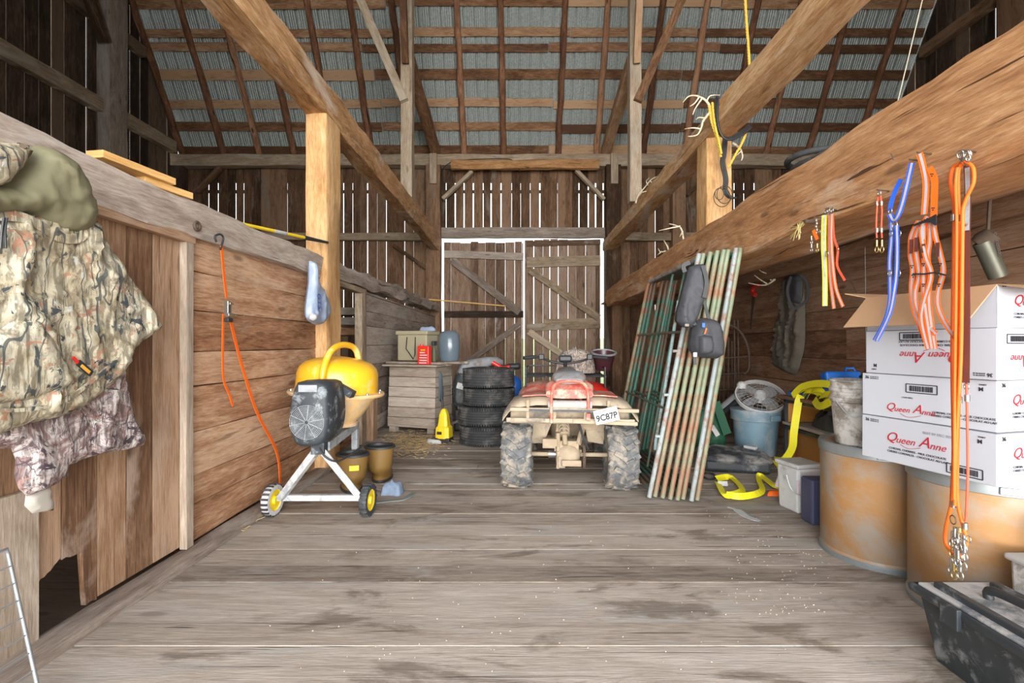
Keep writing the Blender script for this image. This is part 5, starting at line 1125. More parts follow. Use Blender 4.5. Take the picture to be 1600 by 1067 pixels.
# drums
def drum(c, lab, hgt, tone):
    g = thing('fibre_drum', lab, 'drum', c, 'brown fibre drums under the cartons'); r = .285
    m = MB(); m.lathe([(0, .0), (r-.012, 0), (r, .012), (r, .04), (r-.003, .045), (r, .05), (r, hgt-.05)], c, 64); m.build('drum_shell', M['drum'], g, smooth=35)
    m = MB(); m.lathe([(r-.005, .0), (r+.006, .0), (r+.007, .022), (r, .03), (r-.005, .0)], c, 64); m.build('bottom_band', M['drumrim'], g, smooth=35)
    m = MB(); m.lathe([(r-.002, hgt-.06), (r+.008, hgt-.055), (r+.010, hgt-.012), (r+.004, hgt), (r-.012, hgt), (r-.014, hgt-.014), (r-.002, hgt-.06)], c, 64); m.build('top_band', M['drumrim'], g, smooth=35)
    m = MB(); m.lathe([(r-.01, hgt-.03), (r-.012, hgt-.014), (0, hgt-.010)], c, 64); m.build('drum_lid', M['vert'], g, smooth=35)
    a = 4.2; m = MB(); m.box(V(c)+V((math.cos(a)*(r+.012), math.sin(a)*(r+.012), hgt-.032)), (.09, .012, .03), RZ(math.degrees(a)+90)); m.build('clamp_lever', M['drumrim'], g, bevel=.003)
D1, D2 = (2.07, 2.76, 0), (2.13, 2.178, 0)
drum(D1, 'brown fibre drum with the plastered bucket standing on it', .64, 0); drum(D2, 'brown fibre drum with the water stain, under the cartons behind the toolbox', .64, 0)
# bucket on drum
g = thing('plastic_bucket', 'plaster-smeared white bucket standing on the fibre drum', 'bucket', (1.935, 2.73, .64)); c = (1.935, 2.735, .632)
m = MB(); m.lathe([(0, 0), (.105, 0), (.112, .01), (.128, .22), (.13, .24), (.139, .245), (.139, .265), (.131, .27), (.131, .30), (.141, .302), (.141, .32), (.133, .325), (.135, .355), (.142, .358), (.142, .368), (.13, .368), (.118, .2), (.1, .02), (0, .02)], c, 40); m.build('bucket_shell', M['dirtywhite'], g, smooth=40)
m = MB(); m.tube(spline([V(c)+V((-.14, -.02, .25)), V(c)+V((-.1, -.1, .17)), V(c)+V((0, -.145, .22)), V(c)+V((.1, -.1, .3))], 5), .003, 6); m.build('bail', M['galv'], g)
def wrap(s, sz, a0, z, mt, par, R=.1265, cc=c):
    a = a0; wtext(s, sz, V(cc)+V((math.cos(a)*R, math.sin(a)*R, z)), (-math.sin(a), math.cos(a), 0), (0, 0, 1), M[mt], par)
m = MB(); a = -1.75; m.strap([V(c)+V((math.cos(a)*.13, math.sin(a)*.13, .2)), V(c)+V((math.cos(a+.5)*.13, math.sin(a+.5)*.13, .2))], .03, .002, (0, -1, 0)); m.build('label_bar', M['ink'], g)
wrap('S2', .07, -1.52, .145, 'ink', g, .124)
# ================================================================ CARTONS
M['dustink'] = plain('grey_stamp', (.25, .25, .27), .7)
c0, c1 = V((1.862, 1.867, 0)), V((1.728, 2.414, 0)); fu = (c0-c1).normalized(); fw = V((-fu.y, fu.x, 0)); fn = -fw      # fu reads left to right on the long face, fn faces the aisle
if fn.x > 0: fw = -fw; fn = -fn
RBx = Matrix((fu, V((-fu.y, fu.x, 0)), V((0, 0, 1)))).transposed()
def barcode(par, o, ux_, uz_, n_, w_, h_):
    fr_ = MB(); t = .004
    for (cx_, cz_, sx_, sz_) in ((0, h_/2, w_, t), (0, -h_/2, w_, t), (-w_/2, 0, t, h_), (w_/2, 0, t, h_)):
        p = o+ux_*cx_+uz_*cz_; fr_.strap([p-ux_*sx_/2, p+ux_*sx_/2], sz_ if sx_ > sz_ else sz_, .0012, n_) if sx_ > sz_ else fr_.strap([p-uz_*sz_/2, p+uz_*sz_/2], sx_, .0012, n_)
    x = -w_*.38
    while x < w_*.38:
        b_ = random.choice([.0012, .002, .003]); fr_.strap([o+ux_*x-uz_*h_*.32, o+ux_*x+uz_*h_*.32], b_, .0012, n_); x += b_+random.choice([.0015, .0025])
    fr_.build('barcode', M['ink'], par)
def carton(z, off, ln, dp, hgt, lab, flip, openb=False, yaw=0):
    Ry = RZ(yaw); u = Ry@fu; n_ = Ry@fn; w_ = -n_
    A = V((c0.x, c0.y, 0))+V((off[0], off[1], 0)); B = A-u*ln       # A near corner, B far corner
    ctr = (A+B)/2+w_*dp/2+V((0, 0, z+hgt/2)); R_ = Matrix((u, w_, V((0, 0, 1)))).transposed()
    g = thing('carton', lab, 'carton', (ctr.x, ctr.y, z), 'white printed cartons stacked on the drums')
    t = .004
    m = MB()
    m.box(ctr, (ln, dp, hgt-.003), R_) if not openb else None
    if openb:
        m.box(ctr-V((0, 0, hgt/2-t)), (ln, dp, t), R_)
        for s in (-1, 1): m.box(ctr+w_*s*(dp/2-t/2), (ln, t, hgt), R_); m.box(ctr+u*s*(ln/2-t/2), (t, dp, hgt), R_)
    m.build('carton_body', M['card'], g, bevel=.003)
    up = V((0, 0, -1)) if flip else V((0, 0, 1)); uu = -u if flip else u
    f0 = (A+B)/2+n_*.0015+V((0, 0, z+hgt/2))
    def T(s, sz, du, dz, mt, sh=0, **k): wtext(s, sz, f0+uu*du+up*dz, uu, up, M[mt], g, shear=sh, **k)
    def script(fn, x0, z0, k=1.0):
        for ch, sz, dx, dz in (('Q', .062, 0, .004), ('ueen', .044, .048, -.003), ('A', .070, .150, .006), ('nne', .044, .196, -.003)): fn(ch, sz*k, x0+dx*k, z0+dz, 'redink', .38, name='brand_lettering', align='LEFT')
    if not openb:
        low = z > .8 and not flip; x0 = -.16; z0 = -.055 if low else (.012 if not flip else .012)
        script(T, x0, z0, .82 if low else 1)
        sw = MB(); sw.strap(spline([f0+uu*(x0+a)+up*(z0+b_) for a, b_ in ((.07, -.022), (.10, -.034), (.13, -.03), (.16, -.02))], 5), .0018, .001, n_); sw.build('swash', M['redink'], g)
        if low:
            T('CORDIAL CHERRIES - MILK CHOCOLATE', .0125, .16, -.052, 'ink'); T('CERISES CORDIALES - CHOCOLAT AU LAIT', .0125, .16, -.066, 'ink'); T('( TEAR HERE )', .008, -.06, .0, 'ink'); barcode(g, f0+uu*-.0+up*.045, uu, up, n_, .13, .038)
        else:
            T('CORDIAL CHERRIES - MILK CHOCOLATE', .0135, -.02, -.035, 'ink'); T('CERISES CORDIALES - CHOCOLAT AU LAIT', .0135, -.02, -.051, 'ink')
            barcode(g, f0+(uu*.17-up*.068 if not flip else uu*.045-up*.075+up*.08), uu, up, n_, .13, .038) if not flip else barcode(g, f0+uu*.04-up*.005-up*.07, uu, up, n_, .13, .034)
        T('36', .02, -.262+.01, .083, 'ink', bold=.0004); T('BOXES OF 36', .007, -.215, .086, 'ink'); T('BOITES DE 36', .007, -.215, .078, 'ink')
        T('M', .022, .225, .064, 'ink', bold=.0006); T('DAIRY', .009, .232, .083, 'ink'); T('BEST BY DEC 2024', .015, .07, .062, 'dustink') if z < .7 else None
    # short end facing the doorway
    e0 = A+w_*dp/2+u*.0015+V((0, 0, z+hgt/2)); ue = w_*(-1 if flip else 1)
    def E(s, sz, du, dz, mt, sh=0, **k): wtext(s, sz, e0+ue*du+up*dz, ue, up, M[mt], g, shear=sh, **k)
    script(E, -.12, .02, .95); E('CORDIAL CHERRIES', .0125, -.06, -.03, 'ink'); E('CERISES CORDIALES', .0125, -.06, -.044, 'ink'); E('36', .022, -.165, .083, 'ink', bold=.0006); barcode(g, e0+ue*.09-up*.06, ue, up, u, .12, .035)
    return g, A, B, u, w_, n_, ctr, hgt
CH = .208
carton(.642, (0, 0), .563, .40, CH, 'bottommost white carton of the stack, upright red lettering on its long side', False)
carton(.642+CH, (.02, .02), .555, .40, CH, 'white carton second from the bottom with red script low on its side', False, yaw=1.5)
carton(.642+2*CH, (.0, -.0), .55, .40, CH, 'white carton printed upside down, third from the bottom', True, yaw=-1)
g, A, B, u, w_, n_, ctr, hgt = carton(.642+3*CH, (.02, .02), .56, .40, .17, 'open topmost carton with brown flaps spread out', False, True, yaw=-2)
zt = .642+3*CH+.17
def flap(h0, h1, out, name='flap', mt=None, ins=.03):
    """hinge h0-h1, free edge displaced by out"""
    n_f = (h1-h0).cross(out).normalized()*.002; e = (h1-h0).normalized()*ins; m = MB()
    a, b_, c_, d_ = h0, h1, h1+out+e, h0+out-e
    m.raw([a-n_f, b_-n_f, c_-n_f, d_-n_f, a+n_f, b_+n_f, c_+n_f, d_+n_f], [(0, 1, 2, 3), (7, 6, 5, 4), (0, 4, 5, 1), (1, 5, 6, 2), (2, 6, 7, 3), (3, 7, 4, 0)]); o = m.build(name, M['kraft'], g)
z3 = V((0, 0, zt))
flap(B+z3, A+z3, n_*.11+V((0, 0, -.150))-u*.03, ins=-.0)
flap(A+w_*.4+z3, B+w_*.4+z3, w_*.15+V((0, 0, .03)))
flap(A+z3, A+w_*.4+z3, u*.16+V((0, 0, -.04)))
flap(B+w_*.4+z3, B+z3, -u*.10+V((0, 0, .03)))
m = MB(); puff(m, smoothpoly([(-.12, -.1), (.12, -.1), (.12, .1), (-.12, .1)], 2), lambda a_, b_: ctr+u*a_+w_*b_+V((0, 0, .05)), (0, 0, 1), .05, .04, .06, .03); tag(m.build('paper_wrap', M['white'], smooth=70), 'white paper wrapping lying inside the open carton', 'paper')
# ================================================================ TOOLBOX, TUBS
g = thing('black_toolbox', 'long dusty black plastic toolbox on the floor in front of the drums', 'toolbox', (1.66, 1.5, 0))
m = MB()
yA, yB = 1.85, 1.12
rows = [(0, 1.585, 1.80), (.24, 1.545, 1.83), (.245, 1.52, 1.85), (.275, 1.515, 1.855), (.28, 1.53, 1.84)]; vs_ = []
for k, (z, xa, xb) in enumerate(rows):
    e = (.03, .0, -.02, -.025, -.01)[k]; vs_ += [(xa, yB+e, z), (xb, yB+e, z), (xb, yA-e, z), (xa, yA-e, z)]
fs = [(k*4+i, k*4+(i+1) % 4, (k+1)*4+(i+1) % 4, (k+1)*4+i) for k in range(4) for i in range(4)]+[(3, 2, 1, 0)]
m.raw(vs_, fs); m.build('box_body', M['dustblack'], g, bevel=.008)
m = MB(); m.box((1.685, (yA+yB)/2, .282), (.30, yA-yB-.01, .012)); m.build('lid', plain('dust_covered_plastic', (.12, .13, .14), .8, 0, .2, 10, 0, (.40, .38, .36), .55, 4), g, bevel=.004)
for x in (1.58, 1.79): m = MB(); m.box((x, (yA+yB)/2, .296), (.035, yA-yB-.08, .022)); m.build('lid_ridge', M['dustblack'], g, bevel=.006)
m = MB(); m.tube(spline([(1.685, 1.72, .29), (1.685, 1.70, .325), (1.685, 1.5, .335), (1.685, 1.3, .325), (1.685, 1.27, .29)], 4), .016, 10); m.build('handle', M['black'], g, smooth=60)
for y in (1.68, 1.32): m = MB(); m.box((1.512, y, .25), (.018, .07, .075)); m.build('latch', M['dustblack'], g, bevel=.004)
g = thing('grey_tub', 'pale grey lidded tub by the second drum at the frame edge', 'tub', PZ(1600, 940, 0))
c = V((2.02, 1.76, 0)); 
m = MB(); m.box(c+V((0, 0, .19)), (.24, .16, .38), None, taper=1.1); m.build('tub_body', M['dirtywhite'], g, bevel=.015)
m = MB(); m.box(c+V((0, 0, .385)), (.29, .2, .025)); m.build('tub_lid', M['dust'], g, bevel=.01); g.location = g.location
c = V((2.10, 1.80, .47)); m = MB(); m.lathe([(0, -.008), (.1, -.008), (.108, 0), (.1, .01), (.085, .004), (0, .004)], c, 32, RX(75)@RZ(0)); tag(m.build('round_lid', M['white'], smooth=40), 'round pale lid standing on the grey tub against the drum', 'lid')
# floor litter
m = MB(); m.strap(spline([PZ(x, y, .004) for x, y in ((1137, 792), (1152, 797), (1165, 806), (1187, 814))], 4), [.02]*4+[.06]*4+[.05]*4+[.02], .002, (0, 0, 1)); tag(m.build('plastic_shred', plain('cloudy_film', (.5, .52, .55), .3)), 'torn cloudy plastic shred on the floor beyond the gates', 'litter')
m = MB()
for i in range(260):
    if random.random() < .5: x, y = random.uniform(1130, 1300), random.uniform(790, 960)
    else: x, y = random.uniform(420, 1250), random.uniform(720, 1050)
    p = PZ(x, y, .003)
    if p.x > 1.75 or p.x < -1.7: continue
    s = random.uniform(.0015, .004); m.box(p, (s*1.6, s, .003), RZ(random.uniform(0, 180)))
tag(m.build('wood_chips', plain('pale_chips', (.5, .45, .38), .9, 0, .4, 60), origin=(0, 2, 0)), 'fine pale chips and crumbs scattered over the floorboards', 'chips', kind='stuff')
# ================================================================ THINGS HANGING ON THE LOG BEAM
XH = 1.645
def HP(x, y, dx=0): return PX(x, y, XH-dx)
def hs(par, pts, w_, mt, dx=0, name='webbing', th=.003, n=5, nrm=(-1, -.5, 0)):
    m = MB(); m.strap(spline([HP(x, y, dx) for x, y in pts], n), w_, th, nrm); return m.build(name, M[mt], par)
def two(par, pts, w_, mt, dx=0, tape='reflect', studs=False):
    o = hs(par, pts, w_, mt, dx); t = hs(o if par is not None else None, pts, w_*.42, tape, dx+.0028, 'reflective_strip', .0012)
    return o
def ring(par, x, y, r, mt='steel', dx=.006, tr=.0022, name='ring'):
    c = HP(x, y, dx); m = MB(); m.tube([c+V((.4*r*math.cos(a)*.5, r*math.cos(a), r*math.sin(a))) for a in [i*PI/9 for i in range(18)]], tr, 6, close=True); return m.build(name, M[mt], par, smooth=60)
def snap(par, x, y, mt='brass', dx=.01, s=1):
    c = HP(x, y, dx); m = MB(); m.tube([c+V((0, 0, .012*s)), c+V((0, 0, -.012*s))], .004*s, 7); m.tube([c+V((0, .009*s*math.sin(a), -.024*s+.011*s*math.cos(a))) for a in [i*PI/6 for i in range(12)]], .002*s, 6, close=True); m.build('snap_hook', M[mt], par, smooth=60)
def nail(x, y): 
    p = HP(x, y); m = MB(); m.tube([p+V((.06, 0, 0)), p+V((-.02, -.01, .004))], .003, 6); return m
# hanging peg rail for each: nails
lab = {}
# 1 frayed twine
g = thing('frayed_twine', 'frayed yellow twine tied to a bolt at the left of the hanging collars', 'twine', HP(1258, 345))
for k in range(12):
    m = MB(); m.tube(spline([HP(1257, 347), HP(1250+random.uniform(-4, 3), 352+random.uniform(-3, 3)), HP(1240+random.uniform(-6, 12), 362+random.uniform(-8, 14))], 3), .0013, 4); m.build('strand', plain('pale_yellow_fibre', (.72, .62, .25)) if k == 0 else bpy.data.materials['pale_yellow_fibre'], g)
m = MB(); m.lathe([(0, -.05), (.012, -.05), (.012, .012), (0, .014)], HP(1258, 346)+V((.01, 0, 0)), 10, RY(-90)); m.build('bolt_head', M['rust'], g)
# 2 small snaps
g = thing('snap_cluster', 'small bunch of snap hooks with an orange tab beside the lime collar', 'clips', HP(1275, 345))
for i in range(5): 
    m = MB(); c = HP(1275+(i % 2), 344+i*5, .004); m.tube([c+V((0, .006*math.cos(a), .009*math.sin(a))) for a in [k*PI/5 for k in range(10)]], .0018, 5, close=True); m.build('chain_link', M['steel'], g)
m = MB(); m.strap([HP(1271, 360, .01), HP(1277, 374, .01)], .016, .006, (-1, -.4, 0)); m.build('orange_tab', M['orange'], g)
snap(g, 1268, 372, 'steel'); snap(g, 1268, 384, 'steel'); snap(g, 1277, 384, 'brass'); ring(g, 1280, 362, .012)
# 3 lime + orange collars
g = thing('dog_collars', 'lime and orange dog collars hanging together from one metal ring', 'collars', HP(1294, 330))
for i in range(4): ring(g, 1291+i*3, 331-i % 2*2, .014, 'steel')
two(g, ((1288, 336), (1287, 380), (1289, 430), (1289, 478)), .026, 'limeweb', .004, 'white')
two(g, ((1296, 336), (1296, 380), (1297, 430), (1303, 482)), .017, 'orangecoat', .0)
two(g, ((1300, 334), (1299, 370), (1301, 410), (1306, 450), (1317, 479)), .016, 'orangecoat', .008)
hs(g, ((1301, 336), (1303, 370), (1309, 390), (1308, 415), (1320, 438)), .010, 'redcord', .004); ring(g, 1309, 389, .009, 'brass'); ring(g, 1292, 396, .016, 'brass', .012)
# 4 red coupler
g = thing('red_coupler', 'short red double cord coupler with brass snaps near the blue collars', 'coupler', HP(1374, 300))
ring(g, 1374, 302, .012, 'steel')
for s in (-1, 1):
    m = MB(); m.tube(spline([HP(1374+s*2, 306), HP(1374+s*4, 330), HP(1373+s*4, 355), HP(1374+s*4, 372)], 4), .0035, 6); m.build('cord', M['redcord'], g, smooth=60)
    for y in (318, 360): m = MB(); m.tube([HP(1374+s*3.5, y-3), HP(1374+s*3.5, y+3)], .005, 7); m.build('crimp', M['steel'], g)
    snap(g, 1374+s*4, 380, 'brass', s=1.2)
# 5 blue collars
g = thing('blue_collars', 'pair of blue dog collars with pale reflective strips', 'collars', HP(1422, 255))
two(g, ((1425, 254), (1418, 285), (1412, 310), (1404, 335), (1396, 344), (1390, 334)), .020, 'blueweb', .006)
hs(g, ((1408, 280), (1400, 296), (1394, 312), (1390, 330)), .018, 'blueweb', .0)
two(g, ((1392, 340), (1393, 370), (1390, 410), (1391, 440), (1390, 470), (1383, 500), (1366, 532)), .016, 'blueweb', .0)
two(g, ((1401, 352), (1402, 385), (1401, 425), (1398, 450), (1390, 490), (1370, 532)), .016, 'blueweb', .009)
for x, y, r in ((1391, 330, .013), (1398, 352, .018), (1392, 365, .012), (1405, 365, .012), (1390, 427, .013), (1404, 427, .013)): ring(g, x, y, r)
# 6 orange harness bundle
g = thing('dog_harnesses', 'bundle of orange reflective dog harnesses with black studs', 'harness', HP(1445, 240))
two(g, ((1437, 240), (1443, 262), (1447, 290), (1444, 335)), .022, 'orangecoat', .006)
hs(g, ((1452, 262), (1460, 280), (1460, 305), (1459, 338)), .022, 'orangecoat', .0)
for pts, dx in ((((1435, 345), (1424, 368), (1422, 395), (1426, 420), (1424, 455), (1430, 490), (1450, 540)), .0), (((1440, 345), (1430, 375), (1432, 400), (1436, 430), (1430, 460), (1436, 490), (1462, 522)), .008),
              (((1444, 343), (1443, 380), (1444, 410), (1443, 450), (1447, 490), (1456, 545)), .012), (((1452, 343), (1453, 375), (1450, 400), (1452, 440), (1452, 480), (1461, 545)), .004),
              (((1457, 340), (1462, 370), (1470, 400), (1474, 425), (1466, 455), (1466, 480), (1480, 510), (1500, 535)), .008), (((1449, 338), (1440, 360), (1446, 400), (1455, 430), (1444, 470), (1440, 500), (1450, 545)), .016)):
    two(g, pts, .017, 'orangecoat', dx)
for k in range(6):
    m = MB(); m.strap(spline([HP(1428+k*4, 352-k*2, .02), HP(1444+k*2, 346, .022), HP(1463, 336+k*3, .02)], 3), .008, .004, (-1, -.5, 0)); m.build('black_lace', M['black'], g)
for x, y in ((1424, 385), (1432, 382), (1443, 392), (1465, 390)): m = MB(); m.strap([HP(x, y-11, .018), HP(x-.5, y+11, .018)], .012, .003, (-1, -.5, 0)); m.build('dark_patch', M['leather'], g)
for x, y in ((1425, 415), (1437, 350), (1443, 412), (1469, 412), (1443, 444), (1467, 444), (1456, 272), (1458, 325), (1427, 430)):
    m = MB()
    for dx_, dy_ in ((-1.5, 0), (1.5, 0), (0, 3)): m.lathe([(0, -.001), (.0028, -.001), (.0028, .002), (0, .003)], HP(x+dx_, y+dy_, .021), 8, RY(-90))
    m.build('stud', M['ink'], g)
m = MB(); m.strap(spline([HP(1426, 428, .02), HP(1445, 428, .022), HP(1460, 426, .02), HP(1478, 430, .02)], 3), .006, .003, (-1, -.5, 0)); m.build('black_tie', M['black'], g)
for x, y in ((1443, 348), (1460, 342), (1438, 429), (1470, 428)): ring(g, x, y, .011)
# 7 leash bundle
g = thing('leash_bundle', 'long bundle of orange cord leads with many snaps at the bottom', 'leads', HP(1505, 235))
for i in range(9):
    c = HP(1501+random.uniform(0, 12), 235+random.uniform(0, 18), .01+random.uniform(0, .02)); a0 = random.uniform(0, 3); m = MB(); m.tube([c+V((.004*math.cos(a+a0), .011*math.cos(a), .014*math.sin(a))) for a in [k*PI/6 for k in range(12)]], .0024, 6, close=True); m.build('top_ring', M['steel'], g, smooth=60)
def cord(pts, r=.0062, mt='orange', dx=0): 
    m = MB(); m.tube(spline([HP(x, y, dx) for x, y in pts], 6), r, 8); return m.build('cord', M[mt], g, smooth=60)
cord(((1503, 255), (1489, 262), (1485, 285), (1490, 315), (1491, 345), (1490, 420), (1488, 560), (1490, 700), (1488, 760), (1486, 790), (1478, 825), (1478, 850), (1495, 872)), dx=.004)
cord(((1506, 255), (1498, 265), (1497, 300), (1500, 400), (1499, 560), (1496, 700), (1496, 780), (1506, 825), (1510, 850), (1495, 872)), dx=.012)
cord(((1508, 252), (1520, 262), (1521, 285), (1512, 305), (1505, 325), (1504, 345), (1503, 420), (1501, 560), (1494, 700), (1492, 790)), dx=.02)
cord(((1496, 262), (1493, 290), (1495, 345), (1494, 450), (1492, 600), (1491, 780)), .0055, dx=.026)
cord(((1510, 600), (1511, 640), (1512, 740), (1509, 815)), .004, 'redcord', .01)
for x, y in ((1490, 340), (1503, 340), (1490, 788), (1508, 822), (1499, 625), (1511, 622)): m = MB(); m.tube([HP(x, y-5, .012), HP(x, y+5, .012)], .0085, 10); m.build('crimp', M['steel'], g, smooth=60)
for i in range(22):
    snap(g, 1485+random.uniform(0, 24), 825+random.uniform(0, 62), random.choice(['brass', 'steel', 'steel']), .0+random.uniform(0, .04), 1.3)
ring(g, 1489, 812, .016, 'rust', .02)
for x, y in ((1494, 845), (1500, 858), (1503, 838), (1513, 842)): ring(g, x, y, .012, 'steel', .03)
# 8 leather strap
g = thing('leather_lead', 'dark brown leather strap ending in a ring and red cord, beside the orange leads', 'strap', HP(1511, 260))
m = MB(); m.strap(spline([HP(1510, 258, -.006), HP(1512, 300, -.006), HP(1510, 400, -.006), HP(1510, 500, -.004), HP(1509, 598, 0)], 5), [.017]*6+[.02]*8+[.021]*7, .005, (-1, -.5, 0)); m.build('strap_body', M['leather'], g)
m = MB(); m.strap(spline([HP(1511, 262, .0), HP(1512, 300, .0), HP(1511, 360, .0)], 4), .013, .002, (-1, -.5, 0)); m.build('grey_backing', M['greypl'], g)
ring(g, 1510, 604, .012, 'steel', 0); m = MB(); m.tube([HP(1510, 350, .006), HP(1510, 352, .002)], .004, 8); m.build('rivet', M['steel'], g)
# nail
m = MB(); m.tube([HP(1392, 240), HP(1400, 250)+V((-.01, 0, 0))], .0022, 5); tag(m.build('bent_nail', M['steel']), 'bent bright nail on the log above the blue collars', 'nail')
for x, y, l in ((1425, 252, 'nail the blue collars hang from'), (1437, 241, 'nail the harness bundle hangs from'), (1507, 238, 'spike the orange leads hang from'), (1294, 328, 'nail the lime collar bunch hangs from'), (1374, 299, 'nail the red coupler hangs from'), (1275, 341, 'nail the small snap bunch hangs from')):
    tag(nail(x, y).build('iron_nail', M['rust']), l, 'nail')
# ================================================================ ROPES, ANTLERS
def antler(base, dirs, lab, s=1, parent=None, mt='bone'):
    """dirs: list of polylines in metres from the base (x,z) drawn on a plane, with depth wobble"""
    g = thing('antler', lab, 'antler', base, 'shed deer antlers about the beams')
    for i, pl_ in enumerate(dirs):
        pts = spline([V(base)+V((a*s, random.uniform(-.03, .03)*s, b_*s)) for a, b_ in pl_], 5); n = len(pts)
        m = MB(); m.tube(pts, [(.012 if i == 0 else .009)*s*(1-.75*k/(n-1)) for k in range(n)], 8); m.build('beam' if i == 0 else 'tine', M[mt], g, smooth=60)
    return g
def pxa(Z, base, pls, lab, th=1.0):
    b0 = P(base[0], base[1], Z); g = thing('antler', lab, 'antler', b0, 'shed deer antlers about the beams')
    for i, pl_ in enumerate(pls):
        pts = spline([P(x, y, Z)+V((0, random.uniform(-.02, .02), 0)) for x, y in pl_], 5); n = len(pts); m = MB(); m.tube(pts, [th*(.014 if i == 0 else .010)*(1-.7*k/(n-1)) for k in range(n)], 8); m.build('main_beam' if i == 0 else 'tine', M['bone'], g, smooth=60)
    return g
pxa(4.75, (1112, 170), [((1112, 170), (1102, 157), (1088, 150), (1075, 152), (1067, 160)), ((1104, 158), (1110, 150), (1124, 150)), ((1092, 152), (1085, 162), (1078, 166)), ((1096, 155), (1086, 170), (1082, 180))], 'tall pale antler with long tine beside the rope bundle')
pxa(4.7, (1107, 175), [((1107, 178), (1098, 190), (1095, 200), (1090, 210), (1076, 212)), ((1095, 202), (1082, 201), (1070, 201)), ((1100, 186), (1092, 184), (1088, 186))], 'lower pale antler jutting under the tall one by the rope bundle')
pxa(4.8, (1150, 225), [((1146, 222), (1156, 232), (1161, 243), (1158, 251)), ((1158, 236), (1154, 240), (1152, 242))], 'small antler tip sticking out beyond the short squared post')
pxa(7.3, (1002, 305), [((993, 318), (997, 306), (1008, 292), (1018, 280), (1029, 275)), ((1004, 298), (1000, 294), (993, 296)), ((1012, 290), (1010, 283), (1015, 277)), ((1016, 282), (1022, 290), (1023, 298)), ((1003, 300), (1012, 299), (1018, 302))], 'many-pointed antler lying on the edge of the antler-hung beam')
pxa(5.3, (1066, 365), [((1070, 392), (1068, 376), (1065, 358), (1058, 352), (1045, 350)), ((1062, 354), (1045, 357), (1030, 360)), ((1066, 362), (1064, 366), (1062, 370))], 'slim antler on top of the log beam nearest the gates')
pxa(6.1, (1035, 393), [((1048, 404), (1044, 386), (1040, 380), (1037, 376)), ((1040, 392), (1032, 394), (1028, 388)), ((1034, 393), (1030, 396), (1028, 398))], 'small antler furthest along on top of the log beam')
pxa(5.9, (1200, 440), [((1212, 436), (1200, 444), (1188, 446), (1170, 442)), ((1198, 444), (1188, 436), (1178, 430)), ((1206, 438), (1200, 428), (1188, 424), (1182, 416)), ((1208, 436), (1212, 430), (1213, 424))], 'branching antler under the loft above the hanging brown coat')
# rope and cable bundle round the tie beam
g = thing('rope_coil', 'yellow twisted rope looped around the antler-hung beam', 'rope', P(1115, 170, 4.8))
def twist(pts, r, n, mt, par, nm='rope_strand'):
    pts = spline(pts, n); side = V((1, 0, 0)); m = MB()
    for k in range(3):
        q_ = [p+V((math.cos(i*1.1+k*2.094)*r*.6, math.sin(i*1.1+k*2.094)*r*.6, 0)) for i, p in enumerate(pts)]; m.tube(q_, r*.62, 6)
    m.build(nm, M[mt], par, smooth=60)
Zr = 4.72
twist([P(1108, 165, Zr), P(1112, 190, Zr), P(1120, 215, Zr), P(1126, 245, Zr)], .013, 10, 'rope', g)
twist([P(1113, 160, Zr), P(1116, 190, Zr-.03), P(1124, 225, Zr-.03), P(1127, 240, Zr-.03)], .011, 10, 'rope', g)
twist([P(1166, 205, Zr), P(1160, 222, Zr), P(1150, 240, Zr), P(1138, 262, Zr)], .012, 8, 'rope', g)
twist([P(1163, -30, 5.0), P(1166, 30, 5.0), P(1169, 70, 5.0), P(1171, 105, 5.0)], .013, 16, 'rope', g, 'hanging_rope')
g = thing('black_cable_coil', 'black cable and hose looped under the antler-hung beam and down the short post', 'cable', P(1130, 215, 4.7))
for off in range(4):
    m = MB(); m.tube(spline([P(x+off*1.2, y+off, 4.70-off*.012) for x, y in ((1120, 150), (1117, 170), (1119, 195), (1127, 212), (1140, 215), (1158, 206), (1171, 196))], 5), .011, 7); m.build('beam_loop', M['black'], g, smooth=60)
for off in range(3):
    m = MB(); m.tube(spline([P(x+off*2.2, y, 4.86-off*.01) for x, y in ((1131, 214), (1129, 240), (1127, 255), (1132, 280), (1131, 298), (1138, 308), (1146, 309))], 5), .012, 7); m.build('down_loop', M['black'], g, smooth=60)
g = thing('wire_hoop', 'loops of thin wire hanging low on the short squared post', 'wire', P(1130, 305, 4.85))
for (cx_, cy_, rx, ry) in ((1128, 308, 13, 15), (1132, 304, 12, 14), (1124, 303, 7, 9)):
    m = MB(); m.tube([P(cx_+rx*math.cos(a), cy_+ry*math.sin(a), 4.83) for a in [k*PI/12 for k in range(24)]], .004, 6, close=True); m.build('wire_loop', M['rust'], g, smooth=60)
m = MB(); m.tube([P(1402, 162, 3.6), P(1446, -20, 3.6)], .0035, 5); tag(m.build('white_string', M['twine']), 'thin pale string rising from the log beam into the roof', 'string')
m = MB(); c = P(1340, 200, 4.3)
for nm, cx_, cy_, rr, lb_ in (('bicycle_tyre', 1343, 216, .24, 'thin black tyre lying tilted on top of the log beam'), ('hose_coil', 1272, 246, .15, 'dark coiled hose lying on top of the log beam beyond the thin tyre')):
    Z = 2.95 if rr > .2 else 3.35; c = P(cx_, cy_, Z); c.z = 2.31
    g = None; m = MB()
    if rr > .2:
        m.tube([c+V((rr*math.cos(a), rr*math.sin(a)*.9, .15+.12*math.cos(a-.3))) for a in [k*PI/16 for k in range(32)]], .024, 9, close=True)
    else:
        m.tube([c+V(((rr+.02*math.sin(a*.5))*math.cos(a), rr*math.sin(a), .04+.009*a)) for a in [k*PI/10 for k in range(64)]], .022, 8)
    tag(m.build(nm, M['rubber'], smooth=60), lb_, 'tyre' if rr > .2 else 'hose')
